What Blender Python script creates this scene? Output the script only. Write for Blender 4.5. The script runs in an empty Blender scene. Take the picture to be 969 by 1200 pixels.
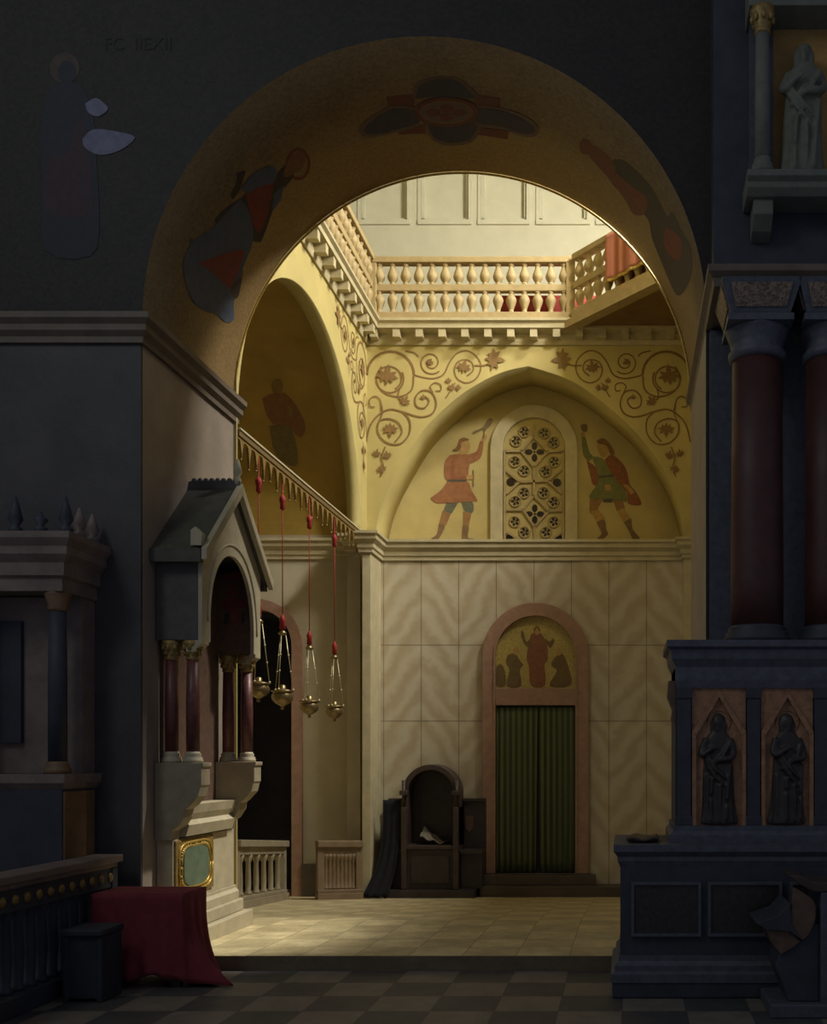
import bpy, bmesh, math, random
from mathutils import Vector, Matrix
random.seed(7)
PI = math.pi
SC = bpy.context.scene
COL = SC.collection
F, VX, VY, EYE = 1200.0, 735.0, 885.0, 1.8      # focal length and vanishing point in pixels of the 969x1200 frame

def P(px, py, Y):
    return Vector(((px - VX) * Y / F, Y, EYE + (VY - py) * Y / F))

# ------------------------------------------------------------------ materials
def lin(c):
    c = c / 255.0
    return c / 12.92 if c <= .04045 else ((c + .055) / 1.055) ** 2.4
def rgb(r, g, b): return (lin(r), lin(g), lin(b), 1)

class NT:
    def __init__(s, name):
        s.m = bpy.data.materials.new(name); s.m.use_nodes = True
        s.t = s.m.node_tree; s.b = s.t.nodes['Principled BSDF']
        s.tc = s.t.nodes.new('ShaderNodeTexCoord')
    def n(s, kind, **kw):
        x = s.t.nodes.new(kind)
        for k, v in kw.items(): setattr(x, k, v)
        return x
    def l(s, a, b): s.t.links.new(a, b)
    def math(s, op, a, b=None, c=None):
        x = s.n('ShaderNodeMath', operation=op)
        for i, v in enumerate((a, b, c)):
            if v is None: continue
            if isinstance(v, (int, float)): x.inputs[i].default_value = v
            else: s.l(v, x.inputs[i])
        return x.outputs[0]
    def noise(s, scale, detail=4, vec=None, rough=.6):
        x = s.n('ShaderNodeTexNoise'); x.inputs['Scale'].default_value = scale
        x.inputs['Detail'].default_value = detail; x.inputs['Roughness'].default_value = rough
        s.l(vec or s.tc.outputs['Object'], x.inputs['Vector']); return x.outputs['Fac']
    def ramp(s, fac, stops):
        x = s.n('ShaderNodeValToRGB'); e = x.color_ramp.elements
        while len(e) < len(stops): e.new(.5)
        for i, (p, c) in enumerate(stops): e[i].position = p; e[i].color = c
        s.l(fac, x.inputs[0]); return x.outputs[0]
    def mix(s, fac, a, b, mode='MIX'):
        x = s.n('ShaderNodeMix', data_type='RGBA', blend_type=mode)
        for sock, v in ((x.inputs[0], fac), (x.inputs[6], a), (x.inputs[7], b)):
            if isinstance(v, (int, float)): sock.default_value = v
            elif isinstance(v, tuple): sock.default_value = v
            else: s.l(v, sock)
        return x.outputs[2]
    def sep(s):
        x = s.n('ShaderNodeSeparateXYZ'); s.l(s.tc.outputs['Object'], x.inputs[0]); return x.outputs
    def fin(s, col, rough=.7, bump=None, bs=.3, bd=.01, metal=0):
        if isinstance(col, tuple): s.b.inputs['Base Color'].default_value = col
        else: s.l(col, s.b.inputs['Base Color'])
        s.b.inputs['Roughness'].default_value = rough; s.b.inputs['Metallic'].default_value = metal
        if bump is not None:
            x = s.n('ShaderNodeBump'); x.inputs['Strength'].default_value = bs; x.inputs['Distance'].default_value = bd
            s.l(bump, x.inputs['Height']); s.l(x.outputs[0], s.b.inputs['Normal'])
        return s.m

def plain(name, c, var=.25, scale=6, rough=.7, bs=.25, metal=0, fine=60, bd=.006):
    """a colour broken by two noises, with a little relief"""
    t = NT(name); a = rgb(*c)
    d = tuple(x * (1 - var) for x in a[:3]) + (1,); e = tuple(min(1, x * (1 + var)) for x in a[:3]) + (1,)
    f = t.noise(scale); g = t.noise(fine, 3)
    h = t.math('ADD', t.math('MULTIPLY', f, .7), t.math('MULTIPLY', g, .3))
    return t.fin(t.ramp(h, [(.33, d), (.67, e)]), rough, g, bs, bd, metal)

def checker(name, c1, c2, tile, ox, oy, rough=.45, joint=.012):
    t = NT(name); X, Y, Z = t.sep()
    u = t.math('DIVIDE', t.math('SUBTRACT', X, ox), tile); v = t.math('DIVIDE', t.math('SUBTRACT', Y, oy), tile)
    par = t.math('MODULO', t.math('ADD', t.math('ADD', t.math('FLOOR', u), t.math('FLOOR', v)), 200), 2)
    n = t.noise(5, 6); n2 = t.noise(40, 3)
    h = t.math('ADD', t.math('MULTIPLY', n, .75), t.math('MULTIPLY', n2, .25))
    A = t.ramp(h, [(.3, tuple(x * .7 for x in rgb(*c1)[:3]) + (1,)), (.7, tuple(x * 1.3 for x in rgb(*c1)[:3]) + (1,))])
    B = t.ramp(h, [(.3, tuple(x * .7 for x in rgb(*c2)[:3]) + (1,)), (.7, tuple(x * 1.3 for x in rgb(*c2)[:3]) + (1,))])
    col = t.mix(par, A, B)
    fu = t.math('PINGPONG', u, .5); fv = t.math('PINGPONG', v, .5)
    j = t.math('LESS_THAN', t.math('MINIMUM', fu, fv), joint)
    col = t.mix(t.math('MULTIPLY', j, .45), col, rgb(40, 36, 28))
    return t.fin(col, rough, n2, .12, .004)

def chevron(name, light, dark, w, ox, joints):
    """book-matched marble slabs: veins mirrored about every joint, thin joint lines"""
    t = NT(name); X, Y, Z = t.sep()
    u = t.math('DIVIDE', t.math('SUBTRACT', X, ox), w)
    pp = t.math('PINGPONG', u, 1.0)
    n1 = t.noise(1.6, 3); n2 = t.noise(9, 4)
    ph = t.math('ADD', t.math('MULTIPLY', Z, 12), t.math('MULTIPLY', pp, -10))
    ph = t.math('ADD', ph, t.math('MULTIPLY', n1, 11)); ph = t.math('ADD', ph, t.math('MULTIPLY', n2, 2.2))
    s = t.math('MULTIPLY_ADD', t.math('SINE', ph), .5, .5)
    s = t.math('ADD', t.math('MULTIPLY', s, .62), t.math('MULTIPLY', n2, .38))
    col = t.ramp(s, [(.2, rgb(*dark)), (.8, rgb(*light))])
    j = t.math('LESS_THAN', t.math('PINGPONG', u, .5), .012)
    for z in joints:
        j = t.math('MAXIMUM', j, t.math('LESS_THAN', t.math('ABSOLUTE', t.math('SUBTRACT', Z, z)), .008))
    col = t.mix(t.math('MULTIPLY', j, .55), col, rgb(60, 50, 32))
    return t.fin(col, .38, n2, .08, .004)

def striped(name, c1, c2, freq, rough=.9, axis=0):
    t = NT(name); S = t.sep()
    w = t.math('MULTIPLY_ADD', t.math('SINE', t.math('MULTIPLY', S[axis], freq)), .5, .5)
    n = t.noise(30, 3)
    f = t.math('ADD', t.math('MULTIPLY', w, .7), t.math('MULTIPLY', n, .3))
    return t.fin(t.ramp(f, [(.25, rgb(*c1)), (.75, rgb(*c2))]), rough, n, .2, .003)

def mosaic(name, c, var=.3, size=55, rough=.5):
    """small tesserae"""
    t = NT(name); a = rgb(*c)
    v = t.n('ShaderNodeTexVoronoi'); v.inputs['Scale'].default_value = size
    t.l(t.tc.outputs['Object'], v.inputs['Vector'])
    sp = t.n('ShaderNodeSeparateColor'); t.l(v.outputs['Color'], sp.inputs[0])
    n = t.noise(2.2, 4)
    f = t.math('ADD', t.math('MULTIPLY', sp.outputs[0], .45), t.math('MULTIPLY', n, .55))
    col = t.ramp(f, [(.25, tuple(x * (1 - var) for x in a[:3]) + (1,)), (.75, tuple(x * (1 + var) for x in a[:3]) + (1,))])
    return t.fin(col, rough, v.outputs['Distance'], .25, .004)

M = {}
M['spandrel'] = mosaic('shaded_dark_mosaic', (40, 35, 31), .35, 40, .7)  # gloom of the upper nave put into the mosaic colour
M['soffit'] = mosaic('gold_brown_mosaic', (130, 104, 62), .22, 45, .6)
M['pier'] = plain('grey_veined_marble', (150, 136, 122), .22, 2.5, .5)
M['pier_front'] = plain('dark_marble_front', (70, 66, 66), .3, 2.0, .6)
M['plaster'] = plain('yellow_gilded_plaster', (190, 174, 112), .13, 1.6, .6, .15, fine=90)
M['lunette'] = plain('yellow_lunette_plaster', (186, 168, 108), .14, 2.2, .6, .15, fine=90)
M['trim'] = plain('cream_stone_moulding', (188, 176, 140), .15, 5, .55)
M['trim_dark'] = plain('dark_stone_moulding', (104, 92, 78), .2, 5, .6)
M['marble'] = chevron('bookmatched_marble', (196, 186, 160), (180, 164, 134), 44 / 75, (449.5 - VX) / 75,
                      [EYE + (VY - y) / 75 for y in (756, 845)])
M['recess'] = plain('recess_vault_plaster', (176, 146, 66), .2, 1.5, .7)
M['recess_low'] = plain('recess_marble', (186, 176, 150), .16, 1.6, .45)
M['dado'] = plain('dark_dado_marble', (82, 72, 58), .25, 4, .5)
M['beam_wood'] = plain('brown_gilded_beam', (112, 90, 54), .25, 20, .6)
M['corbel_stone'] = plain('shrine_corbel_stone', (152, 140, 114), .18, 7, .65)  # darker limestone, shade of the corbel sides put into the colour
M['riser'] = plain('brown_step_stone', (108, 94, 72), .2, 6, .6)
M['brown_stone'] = plain('brownish_rail_stone', (128, 108, 82), .2, 6, .6)
M['shrine_back'] = plain('reddish_brown_mosaic_wall', (98, 74, 60), .3, 20, .6)
M['white'] = plain('white_limewash', (196, 194, 172), .06, 3, .8, .2, fine=120)
M['rail'] = plain('ochre_painted_stone', (170, 150, 106), .14, 7, .6)
M['under'] = plain('brown_gallery_underside', (120, 94, 56), .2, 3, .75)
M['reddish'] = plain('red_veronese_marble', (158, 124, 102), .2, 9, .5)
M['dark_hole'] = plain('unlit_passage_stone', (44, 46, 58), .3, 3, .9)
M['vine'] = plain('brown_vine_paint', (132, 102, 58), .18, 12, .7, .1)
M['stone'] = plain('grey_limestone', (180, 168, 138), .16, 6, .6)
M['stone_dark'] = plain('shaded_grey_stone', (86, 82, 78), .25, 7, .7)  # shade on the shrine's near side painted into the stone colour
M['slate'] = plain('dark_slate_roof', (78, 76, 66), .25, 9, .7)
M['gilt'] = plain('worn_gilding', (190, 160, 80), .3, 30, .4, .4, .55)
M['gold_dark'] = plain('tarnished_gold', (150, 124, 72), .35, 30, .5, .4, .4)
M['red_marble'] = plain('red_porphyry', (104, 60, 54), .35, 14, .42)
M['column_red'] = plain('dark_red_column_marble', (70, 36, 32), .35, 5, .55)
M['blue_stone'] = plain('blue_black_stone', (54, 57, 66), .3, 6, .6)
M['blue_light'] = plain('pale_blue_stone', (78, 81, 90), .3, 14, .55)  # paler tone of the blue-black stone
M['panel_gold'] = plain('dull_gilt_relief_ground', (158, 116, 84), .35, 16, .6, .5)
M['panel_brown'] = plain('dark_porphyry_inset', (50, 44, 42), .4, 40, .4)
M['statue'] = plain('green_grey_statue_stone', (98, 100, 88), .22, 10, .7)
M['niche_gold'] = plain('ochre_niche_plaster', (170, 134, 76), .25, 4, .8)
M['niche_stone'] = plain('pale_grey_niche_stone', (104, 106, 96), .2, 8, .7)
M['speckled'] = mosaic('speckled_marble', (112, 94, 80), .7, 70, .5)
M['velvet'] = plain('dark_red_velvet', (120, 44, 50), .22, 10, .95, .3)
M['rose'] = striped('rose_red_cloth', (168, 104, 84), (190, 124, 100), 60, .9, 0)
M['rose_in'] = plain('deep_red_cloth', (156, 60, 54), .2, 12, .9)
M['red_cord'] = plain('red_silk_cord', (150, 34, 34), .2, 60, .7)
M['brass'] = plain('aged_brass', (146, 128, 90), .3, 25, .35, .3, .75)
M['chain'] = plain('pale_metal_chain', (200, 190, 150), .2, 40, .4, .2, .6)
M['curtain'] = striped('green_striped_curtain', (60, 70, 48), (100, 106, 70), 70, .95, 0)
M['wood'] = plain('near_black_walnut', (52, 44, 40), .35, 9, .5)
M['wood_lit'] = plain('lit_walnut', (66, 53, 46), .3, 9, .5)  # lighter copy of the walnut, catching light painted into the colour
M['black_cloth'] = plain('black_cloth', (20, 21, 25), .3, 9, .95)
M['pale_cloth'] = plain('pale_linen', (120, 112, 96), .2, 12, .9)
M['bronze'] = plain('dull_bronze', (96, 74, 58), .3, 14, .5)
M['tympanum'] = mosaic('gold_tympanum_mosaic', (176, 156, 84), .22, 60, .5)
M['green_glass'] = plain('green_porphyry_disc', (104, 118, 96), .2, 12, .3)
M['pane'] = plain('dark_window_glass', (46, 36, 28), .3, 12, .25)
M['altar'] = plain('dark_altar_stone', (54, 57, 66), .3, 5, .65)  # dark blue-grey tone of the altar
M['altar_lit'] = plain('lit_brown_altar_marble', (120, 104, 96), .3, 5, .55)  # brown copy of the altar stone with the light on it painted in
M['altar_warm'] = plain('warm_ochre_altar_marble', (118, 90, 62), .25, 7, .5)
M['cushion'] = plain('dark_blue_grey_wood', (44, 48, 56), .3, 7, .7)
M['nave_floor'] = checker('nave_checker_floor', (116, 108, 98), (74, 73, 72), .45, -.036, 8.10, .5)
M['chapel_floor'] = checker('chapel_pavement', (206, 190, 146), (188, 172, 130), .45, -.036, 8.57, .45)
def paint(name, c, v=.2): M[name] = plain('mural_' + name, c, v, 14, .7, .1)
for nm, c in dict(tunic=(148, 98, 60), skin=(178, 142, 84), hair=(128, 92, 54), legblue=(98, 98, 76), boot=(124, 96, 64),
                  legbrown=(146, 108, 64), greent=(116, 118, 66), cloak=(140, 86, 54), tool=(122, 104, 66), belt=(78, 78, 66),
                  ang_blue=(70, 80, 100), ang_red=(112, 44, 40), ang_dark=(56, 46, 44), ang_skin=(120, 78, 56), halo=(110, 60, 44),
                  med_line=(106, 86, 72), med_blue=(62, 60, 68), med_red=(104, 58, 44), st_red=(132, 86, 60), st_dark=(112, 92, 54),
                  dk_blue=(36, 38, 48), dk_red=(54, 36, 42), dk_halo=(68, 56, 46), va_red=(138, 98, 60), va_blue=(124, 110, 70), va_dark=(140, 114, 58), patch=(104, 104, 126), letter=(30, 27, 28)).items():
    paint(nm, c)

# ------------------------------------------------------------------ mesh building
class MB:
    def __init__(s): s.v = []; s.f = []; s.mi = []; s.sm = []
    def add(s, vs, fs, mi=0, smooth=False):
        o = len(s.v); s.v += [tuple(v) for v in vs]
        for f in fs: s.f.append([i + o for i in f]); s.mi.append(mi); s.sm.append(smooth)
        return s
    def box(s, x0, x1, y0, y1, z0, z1, mi=0):
        v = [(x, y, z) for z in (z0, z1) for y in (y0, y1) for x in (x0, x1)]
        return s.add(v, [(0, 2, 3, 1), (4, 5, 7, 6), (0, 1, 5, 4), (2, 6, 7, 3), (0, 4, 6, 2), (1, 3, 7, 5)], mi)
    def prism(s, poly, axis, a, b, mi=0, smooth=False):
        def mp(u, v, w): return {'y': (u, w, v), 'x': (w, u, v), 'z': (u, v, w)}[axis]
        n = len(poly)
        vs = [mp(u, v, a) for u, v in poly] + [mp(u, v, b) for u, v in poly]
        s.add(vs, [list(range(n))[::-1], list(range(n, 2 * n))], mi)
        return s.add(vs, [(i, (i + 1) % n, (i + 1) % n + n, i + n) for i in range(n)], mi, smooth)
    def lathe(s, prof, c, n=20, mi=0, smooth=True, sx=1, sy=1):
        vs = []; fs = []
        for r, z in prof:
            for k in range(n):
                a = 2 * PI * k / n; vs.append((c[0] + r * sx * math.cos(a), c[1] + r * sy * math.sin(a), c[2] + z))
        for i in range(len(prof) - 1):
            for k in range(n):
                fs.append((i * n + k, i * n + (k + 1) % n, (i + 1) * n + (k + 1) % n, (i + 1) * n + k))
        s.add(vs, fs, mi, smooth)
        m = len(prof) - 1
        return s.add(vs, [list(range(n))[::-1], [m * n + k for k in range(n)]], mi)
    def tube(s, pts, r, n=8, mi=0):
        pts = [Vector(p) for p in pts]; rr = r if isinstance(r, (list, tuple)) else [r] * len(pts)
        vs = []; fs = []; up = Vector((0, 0, 1))
        for i, p in enumerate(pts):
            d = (pts[min(i + 1, len(pts) - 1)] - pts[max(i - 1, 0)]).normalized()
            a = d.cross(up)
            if a.length < .05: a = d.cross(Vector((1, 0, 0)))
            a.normalize(); b = d.cross(a)
            for k in range(n):
                t = 2 * PI * k / n; vs.append(p + (a * math.cos(t) + b * math.sin(t)) * rr[i])
        for i in range(len(pts) - 1):
            for k in range(n): fs.append((i * n + k, i * n + (k + 1) % n, (i + 1) * n + (k + 1) % n, (i + 1) * n + k))
        s.add(vs, fs, mi, True)
        m = len(pts) - 1
        return s.add(vs, [list(range(n))[::-1], [m * n + k for k in range(n)]], mi)
    def ball(s, c, rx, ry=None, rz=None, n=14, mi=0):
        ry = ry or rx; rz = rz or rx; prof = []
        vs = []; fs = []; m = n // 2
        for i in range(m + 1):
            ph = PI * i / m
            for k in range(n):
                a = 2 * PI * k / n
                vs.append((c[0] + rx * math.sin(ph) * math.cos(a), c[1] + ry * math.sin(ph) * math.sin(a), c[2] - rz * math.cos(ph)))
        for i in range(m):
            for k in range(n): fs.append((i * n + k, i * n + (k + 1) % n, (i + 1) * n + (k + 1) % n, (i + 1) * n + k))
        return s.add(vs, fs, mi, True)
    def sweep(s, prof, path, side=1, mi=0, smooth=False):
        """moulding: prof = closed loop of (out, z); path = xy points; out is to the right of travel when side=1"""
        P2 = [Vector((p[0], p[1])) for p in path]; vs = []; fs = []; n = len(prof)
        for i, p in enumerate(P2):
            ns = []
            if i > 0: d = (P2[i] - P2[i - 1]).normalized(); ns.append(Vector((d.y, -d.x)) * side)
            if i < len(P2) - 1: d = (P2[i + 1] - P2[i]).normalized(); ns.append(Vector((d.y, -d.x)) * side)
            m = sum(ns, Vector((0, 0))).normalized(); k = 1 / max(.3, m.dot(ns[0]))
            for o, z in prof: q = p + m * (o * k); vs.append((q.x, q.y, z))
        for i in range(len(P2) - 1):
            for k in range(n): fs.append((i * n + k, i * n + (k + 1) % n, (i + 1) * n + (k + 1) % n, (i + 1) * n + k))
        s.add(vs, fs, mi, smooth); m = (len(P2) - 1) * n
        return s.add(vs, [list(range(n))[::-1], [m + k for k in range(n)]], mi)
    def ribbon(s, pts, nrm, w, mi=0, lift=0.0):
        pts = [Vector(p) for p in pts]; nrm = Vector(nrm); ww = w if isinstance(w, (list, tuple)) else [w] * len(pts)
        vs = []
        for i, p in enumerate(pts):
            d = (pts[min(i + 1, len(pts) - 1)] - pts[max(i - 1, 0)]).normalized(); q = d.cross(nrm) * (ww[i] / 2)
            vs += [p + q + nrm * lift, p - q + nrm * lift]
        return s.add(vs, [(2 * i, 2 * i + 1, 2 * i + 3, 2 * i + 2) for i in range(len(pts) - 1)], mi)
    def poly(s, pts, mi=0): return s.add(pts, [list(range(len(pts)))], mi)
    def grid(s, fn, nu, nv, mi=0, smooth=True):
        vs = [fn(i / nu, j / nv) for i in range(nu + 1) for j in range(nv + 1)]
        return s.add(vs, [(i * (nv + 1) + j, (i + 1) * (nv + 1) + j, (i + 1) * (nv + 1) + j + 1, i * (nv + 1) + j + 1)
                          for i in range(nu) for j in range(nv)], mi, smooth)
    def build(s, name, mats, parent=None, bevel=0, solid=0, fix=True):
        if not isinstance(mats, (list, tuple)): mats = [mats]
        me = bpy.data.meshes.new(name); off = Vector((0, 0, 0)); q = parent
        while q is not None: off += q.location; q = q.parent
        me.from_pydata([tuple(Vector(v) - off) for v in s.v], [], s.f)
        for m in mats: me.materials.append(M[m] if isinstance(m, str) else m)
        for p, mi, sm in zip(me.polygons, s.mi, s.sm): p.material_index = mi; p.use_smooth = sm
        if fix:
            bm = bmesh.new(); bm.from_mesh(me); bmesh.ops.remove_doubles(bm, verts=bm.verts, dist=1e-5)
            bmesh.ops.recalc_face_normals(bm, faces=bm.faces); bm.to_mesh(me); bm.free()
        o = bpy.data.objects.new(name, me); COL.objects.link(o)
        if parent is not None: o.parent = parent
        if bevel:
            b = o.modifiers.new('bevel', 'BEVEL'); b.width = bevel; b.segments = 2; b.limit_method = 'ANGLE'; b.angle_limit = .6
        if solid:
            b = o.modifiers.new('solidify', 'SOLIDIFY'); b.thickness = solid; b.offset = 0
        return o

def tag(o, label=None, cat=None, group=None, kind=None):
    if label: o['label'] = label
    if cat: o['category'] = cat
    if group: o['group'] = group
    if kind: o['kind'] = kind
    return o
def thing(name, loc, label, cat, group=None):
    o = bpy.data.objects.new(name, None); o.empty_display_size = .1; COL.objects.link(o); o.location = loc
    return tag(o, label, cat, group)
def struct(o, label=None): return tag(o, label, kind='structure')
def dup(root, loc, label=None, group=None):
    r = root.copy(); COL.objects.link(r); r.location = loc
    if label: r['label'] = label
    if group: r['group'] = group
    for ch in list(root.children):
        c = ch.copy(); COL.objects.link(c); c.parent = r
        for g in list(ch.children):
            d = g.copy(); COL.objects.link(d); d.parent = c
    return r

def arch_wall(mb, mp, u0, u1, v0, v1, arc, w0, w1, fm=0, sm=1, jm=None, bm_=None):
    """wall in (u along, v up, w through) with an opening whose head is the point list arc, jambs running down to v0"""
    jm = sm if jm is None else jm; bm_ = fm if bm_ is None else bm_
    for w, mi in ((w0, fm), (w1, bm_)):
        for (a, b) in zip(arc, arc[1:]):
            mb.add([mp(a[0], a[1], w), mp(b[0], b[1], w), mp(b[0], v1, w), mp(a[0], v1, w)], [(0, 1, 2, 3)], mi)
        for ua, ub in ((u0, arc[0][0]), (arc[-1][0], u1)):
            if ub - ua > 1e-6: mb.add([mp(ua, v0, w), mp(ub, v0, w), mp(ub, v1, w), mp(ua, v1, w)], [(0, 1, 2, 3)], mi)
    for (a, b) in zip(arc, arc[1:]):
        mb.add([mp(a[0], a[1], w0), mp(b[0], b[1], w0), mp(b[0], b[1], w1), mp(a[0], a[1], w1)], [(0, 1, 2, 3)], sm, True)
    for a in (arc[0], arc[-1]):
        if a[1] - v0 > 1e-6: mb.add([mp(a[0], v0, w0), mp(a[0], a[1], w0), mp(a[0], a[1], w1), mp(a[0], v0, w1)], [(0, 1, 2, 3)], jm)
    mb.add([mp(u0, v1, w0), mp(u1, v1, w0), mp(u1, v1, w1), mp(u0, v1, w1)], [(0, 1, 2, 3)], fm)
    for u in (u0, u1): mb.add([mp(u, v0, w0), mp(u, v1, w0), mp(u, v1, w1), mp(u, v0, w1)], [(0, 1, 2, 3)], fm)
    return mb
def arc_pts(cx, cz, r, n=48, a0=PI, a1=0.0): return [(cx + r * math.cos(a0 + (a1 - a0) * i / n), cz + r * math.sin(a0 + (a1 - a0) * i / n)) for i in range(n + 1)]
def smooth_line(pts, k=6):
    """Catmull-Rom through 2D or 3D points"""
    pts = [Vector(p) for p in pts]; out = []
    for i in range(len(pts) - 1):
        a, b, c, d = pts[max(i - 1, 0)], pts[i], pts[i + 1], pts[min(i + 2, len(pts) - 1)]
        for j in range(k):
            t = j / k
            out.append(.5 * ((2 * b) + (c - a) * t + (2 * a - 5 * b + 4 * c - d) * t * t + (3 * b - a - 3 * c + d) * t ** 3))
    out.append(pts[-1]); return out

# ================================================================== THE SETTING
Y1, Y2, YB = 8.664, 10.667, 16.0           # near and far face of the great arch, back wall
XL, XR = -4.101, .665                      # jambs of the great arch
CX, CZ, R = -1.718, 5.50, 2.383
SPR = 1.8 + 3.66
def zf(Y):
    k = [(8.57, .12), (10.7, .07), (13.5, -.18), (16.0, -.40), (20, -.40)]
    for (a, p), (b, q) in zip(k, k[1:]):
        if Y <= b: return p + (q - p) * (Y - a) / (b - a)
    return -.4

# ---- floors
mb = MB(); mb.box(-9, 5, 3.0, 8.57, -.15, 0)
struct(mb.build('floor', 'nave_floor'), 'dark chequered stone floor of the nave below the step')
mb = MB(); ys = [8.57, 9.6, 10.7, 12.1, 13.5, 14.7, 16.0, 19.5]
poly = [(y, zf(y)) for y in ys] + [(19.5, -.8), (8.57, -.15)]
mb.prism(poly, 'x', -9, 5, 0)
for i, f in enumerate(mb.f):                # the riser gets dark stone
    if all(abs(mb.v[k][1] - 8.57) < 1e-4 for k in f): mb.mi[i] = 1
struct(mb.build('floor_chapel', ['chapel_floor', 'riser']), 'pale paved chapel floor behind the dark stone step')

# ---- front wall with the great arch
idm = lambda u, v, w: (u, w, v)
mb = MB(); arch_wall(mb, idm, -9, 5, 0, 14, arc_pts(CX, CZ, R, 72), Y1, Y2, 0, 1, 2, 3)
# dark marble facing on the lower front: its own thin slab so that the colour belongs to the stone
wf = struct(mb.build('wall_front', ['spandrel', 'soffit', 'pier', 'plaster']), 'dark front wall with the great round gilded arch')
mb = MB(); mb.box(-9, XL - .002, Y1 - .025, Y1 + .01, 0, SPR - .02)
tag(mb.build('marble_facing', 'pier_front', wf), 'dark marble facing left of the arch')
# gold bead round the inner edge of the arch
mb = MB(); mb.tube([(CX + (R - .010) * math.cos(t), Y2 + .010, CZ + (R - .010) * math.sin(t)) for t in [PI * i / 90 for i in range(91)]], .012, 6)
tag(mb.build('gilt_bead', 'gilt', wf), 'thin bright gilt bead along the inner rim of the arch')

# ---- cornices of the great arch piers
prof = [(0, 0), (.03, 0), (.03, .05), (.07, .09), (.07, .14), (.11, .18), (.11, .23), (0, .23)]
def at(pr, z): return [(o, z + h) for o, h in pr]
mb = MB(); mb.sweep(at(prof, SPR - .19), [(-9, Y1 - .026), (XL, Y1 - .026), (XL, Y2 + .08)], 1)
struct(mb.build('trim_1', 'trim_dark'), 'dark moulded cornice at the springing of the arch on the left pier')

# ---- chapel left wall (round arch opening, thin) and recess behind it
WL0, WL1 = -4.07, -4.27                    # faces of the chapel's left wall
xm = lambda u, v, w: (w, u, v)
LZ, LY, LR = 5.22, 13.15, 2.46
mb = MB(); arch_wall(mb, xm, Y2, YB, zf(YB) - .1, 8.3, arc_pts(LY, LZ, LR, 48), WL0, WL1, 0, 1, 2)
wl = struct(mb.build('wall_left', ['plaster', 'plaster', 'recess_low']), 'yellow painted left chapel wall with a tall round arch')
# recess: vault, end wall and the wall with the dark doorway
mb = MB(); n = 40; A = arc_pts(LY, LZ, 15.9 - LY, n)
for a, b in zip(A, A[1:]): mb.add([(WL1, a[0], a[1]), (WL1, b[0], b[1]), (-8.5, b[0], b[1]), (-8.5, a[0], a[1])], [(0, 1, 2, 3)], 0, True)
for a, b in zip(A, A[1:]): mb.add([(-8.5, a[0], a[1]), (-8.5, b[0], b[1]), (-8.5, LY, LZ)], [(0, 1, 2)], 0)
mb.add([(-8.5, LY * 2 - 15.9, -.5), (-8.5, 16, -.5), (-8.5, 16, LZ), (-8.5, LY * 2 - 15.9, LZ)], [(0, 1, 2, 3)], 1)
cr_ = struct(mb.build('ceiling_recess', ['recess', 'recess_low'], fix=False), 'shadowed yellow barrel vault of the left recess')
YR = 15.9
def B(px, py, Y=YB): p = P(px, py, Y); return (p.x, p.z)
dcx, dcz = B(300, 757, YR); dr = 43 * YR / F
mb = MB(); arch_wall(mb, idm, -8.5, -4.2, -.5, LZ + .5, arc_pts(dcx, dcz, dr, 24), YR, YR + .3, 0, 1)
wr = struct(mb.build('wall_recess', ['recess_low', 'reddish']), 'pale marble wall at the back of the left recess')
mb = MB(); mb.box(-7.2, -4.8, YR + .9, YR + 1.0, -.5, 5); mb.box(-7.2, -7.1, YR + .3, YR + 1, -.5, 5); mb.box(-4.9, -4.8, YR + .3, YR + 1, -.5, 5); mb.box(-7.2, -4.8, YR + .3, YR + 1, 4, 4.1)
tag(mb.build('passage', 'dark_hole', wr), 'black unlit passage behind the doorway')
def arch_ring(mb, cx, cz, ri, ro, zb, y0, y1, mi=0, n=28):
    """arched frame: ring plus two legs down to zb"""
    ou = [(cx - ro, zb)] + arc_pts(cx, cz, ro, n) + [(cx + ro, zb)]
    inn = [(cx - ri, zb)] + arc_pts(cx, cz, ri, n) + [(cx + ri, zb)]
    for i in range(len(ou) - 1):
        a, b, c, d = ou[i], ou[i + 1], inn[i + 1], inn[i]
        for y, rev in ((y0, 0), (y1, 1)): mb.add([(q[0], y, q[1]) for q in (a, b, c, d)], [(0, 1, 2, 3)], mi)
        for e, f in ((a, b), (c, d)): mb.add([(e[0], y0, e[1]), (f[0], y0, f[1]), (f[0], y1, f[1]), (e[0], y1, e[1])], [(0, 1, 2, 3)], mi, True)
    for a, d in ((ou[0], inn[0]), (ou[-1], inn[-1])):
        mb.add([(a[0], y0, a[1]), (d[0], y0, d[1]), (d[0], y1, d[1]), (a[0], y1, a[1])], [(0, 1, 2, 3)], mi)
    return mb
mb = MB(); arch_ring(mb, dcx, dcz, dr, 55 * YR / F, -.5, YR - .06, YR + .04)
struct(mb.build('door_2', 'reddish'), 'dark arched doorway with a red marble frame behind the lamps')
mb = MB(); mb.box(dcx + 55 * YR / F, WL1 - .01, YR - .09, YR + .01, -.5, EYE - 127 * YR / F)
struct(mb.build('baseboard_recess', 'dado'), 'dark marble base course of the recess wall')

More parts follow.
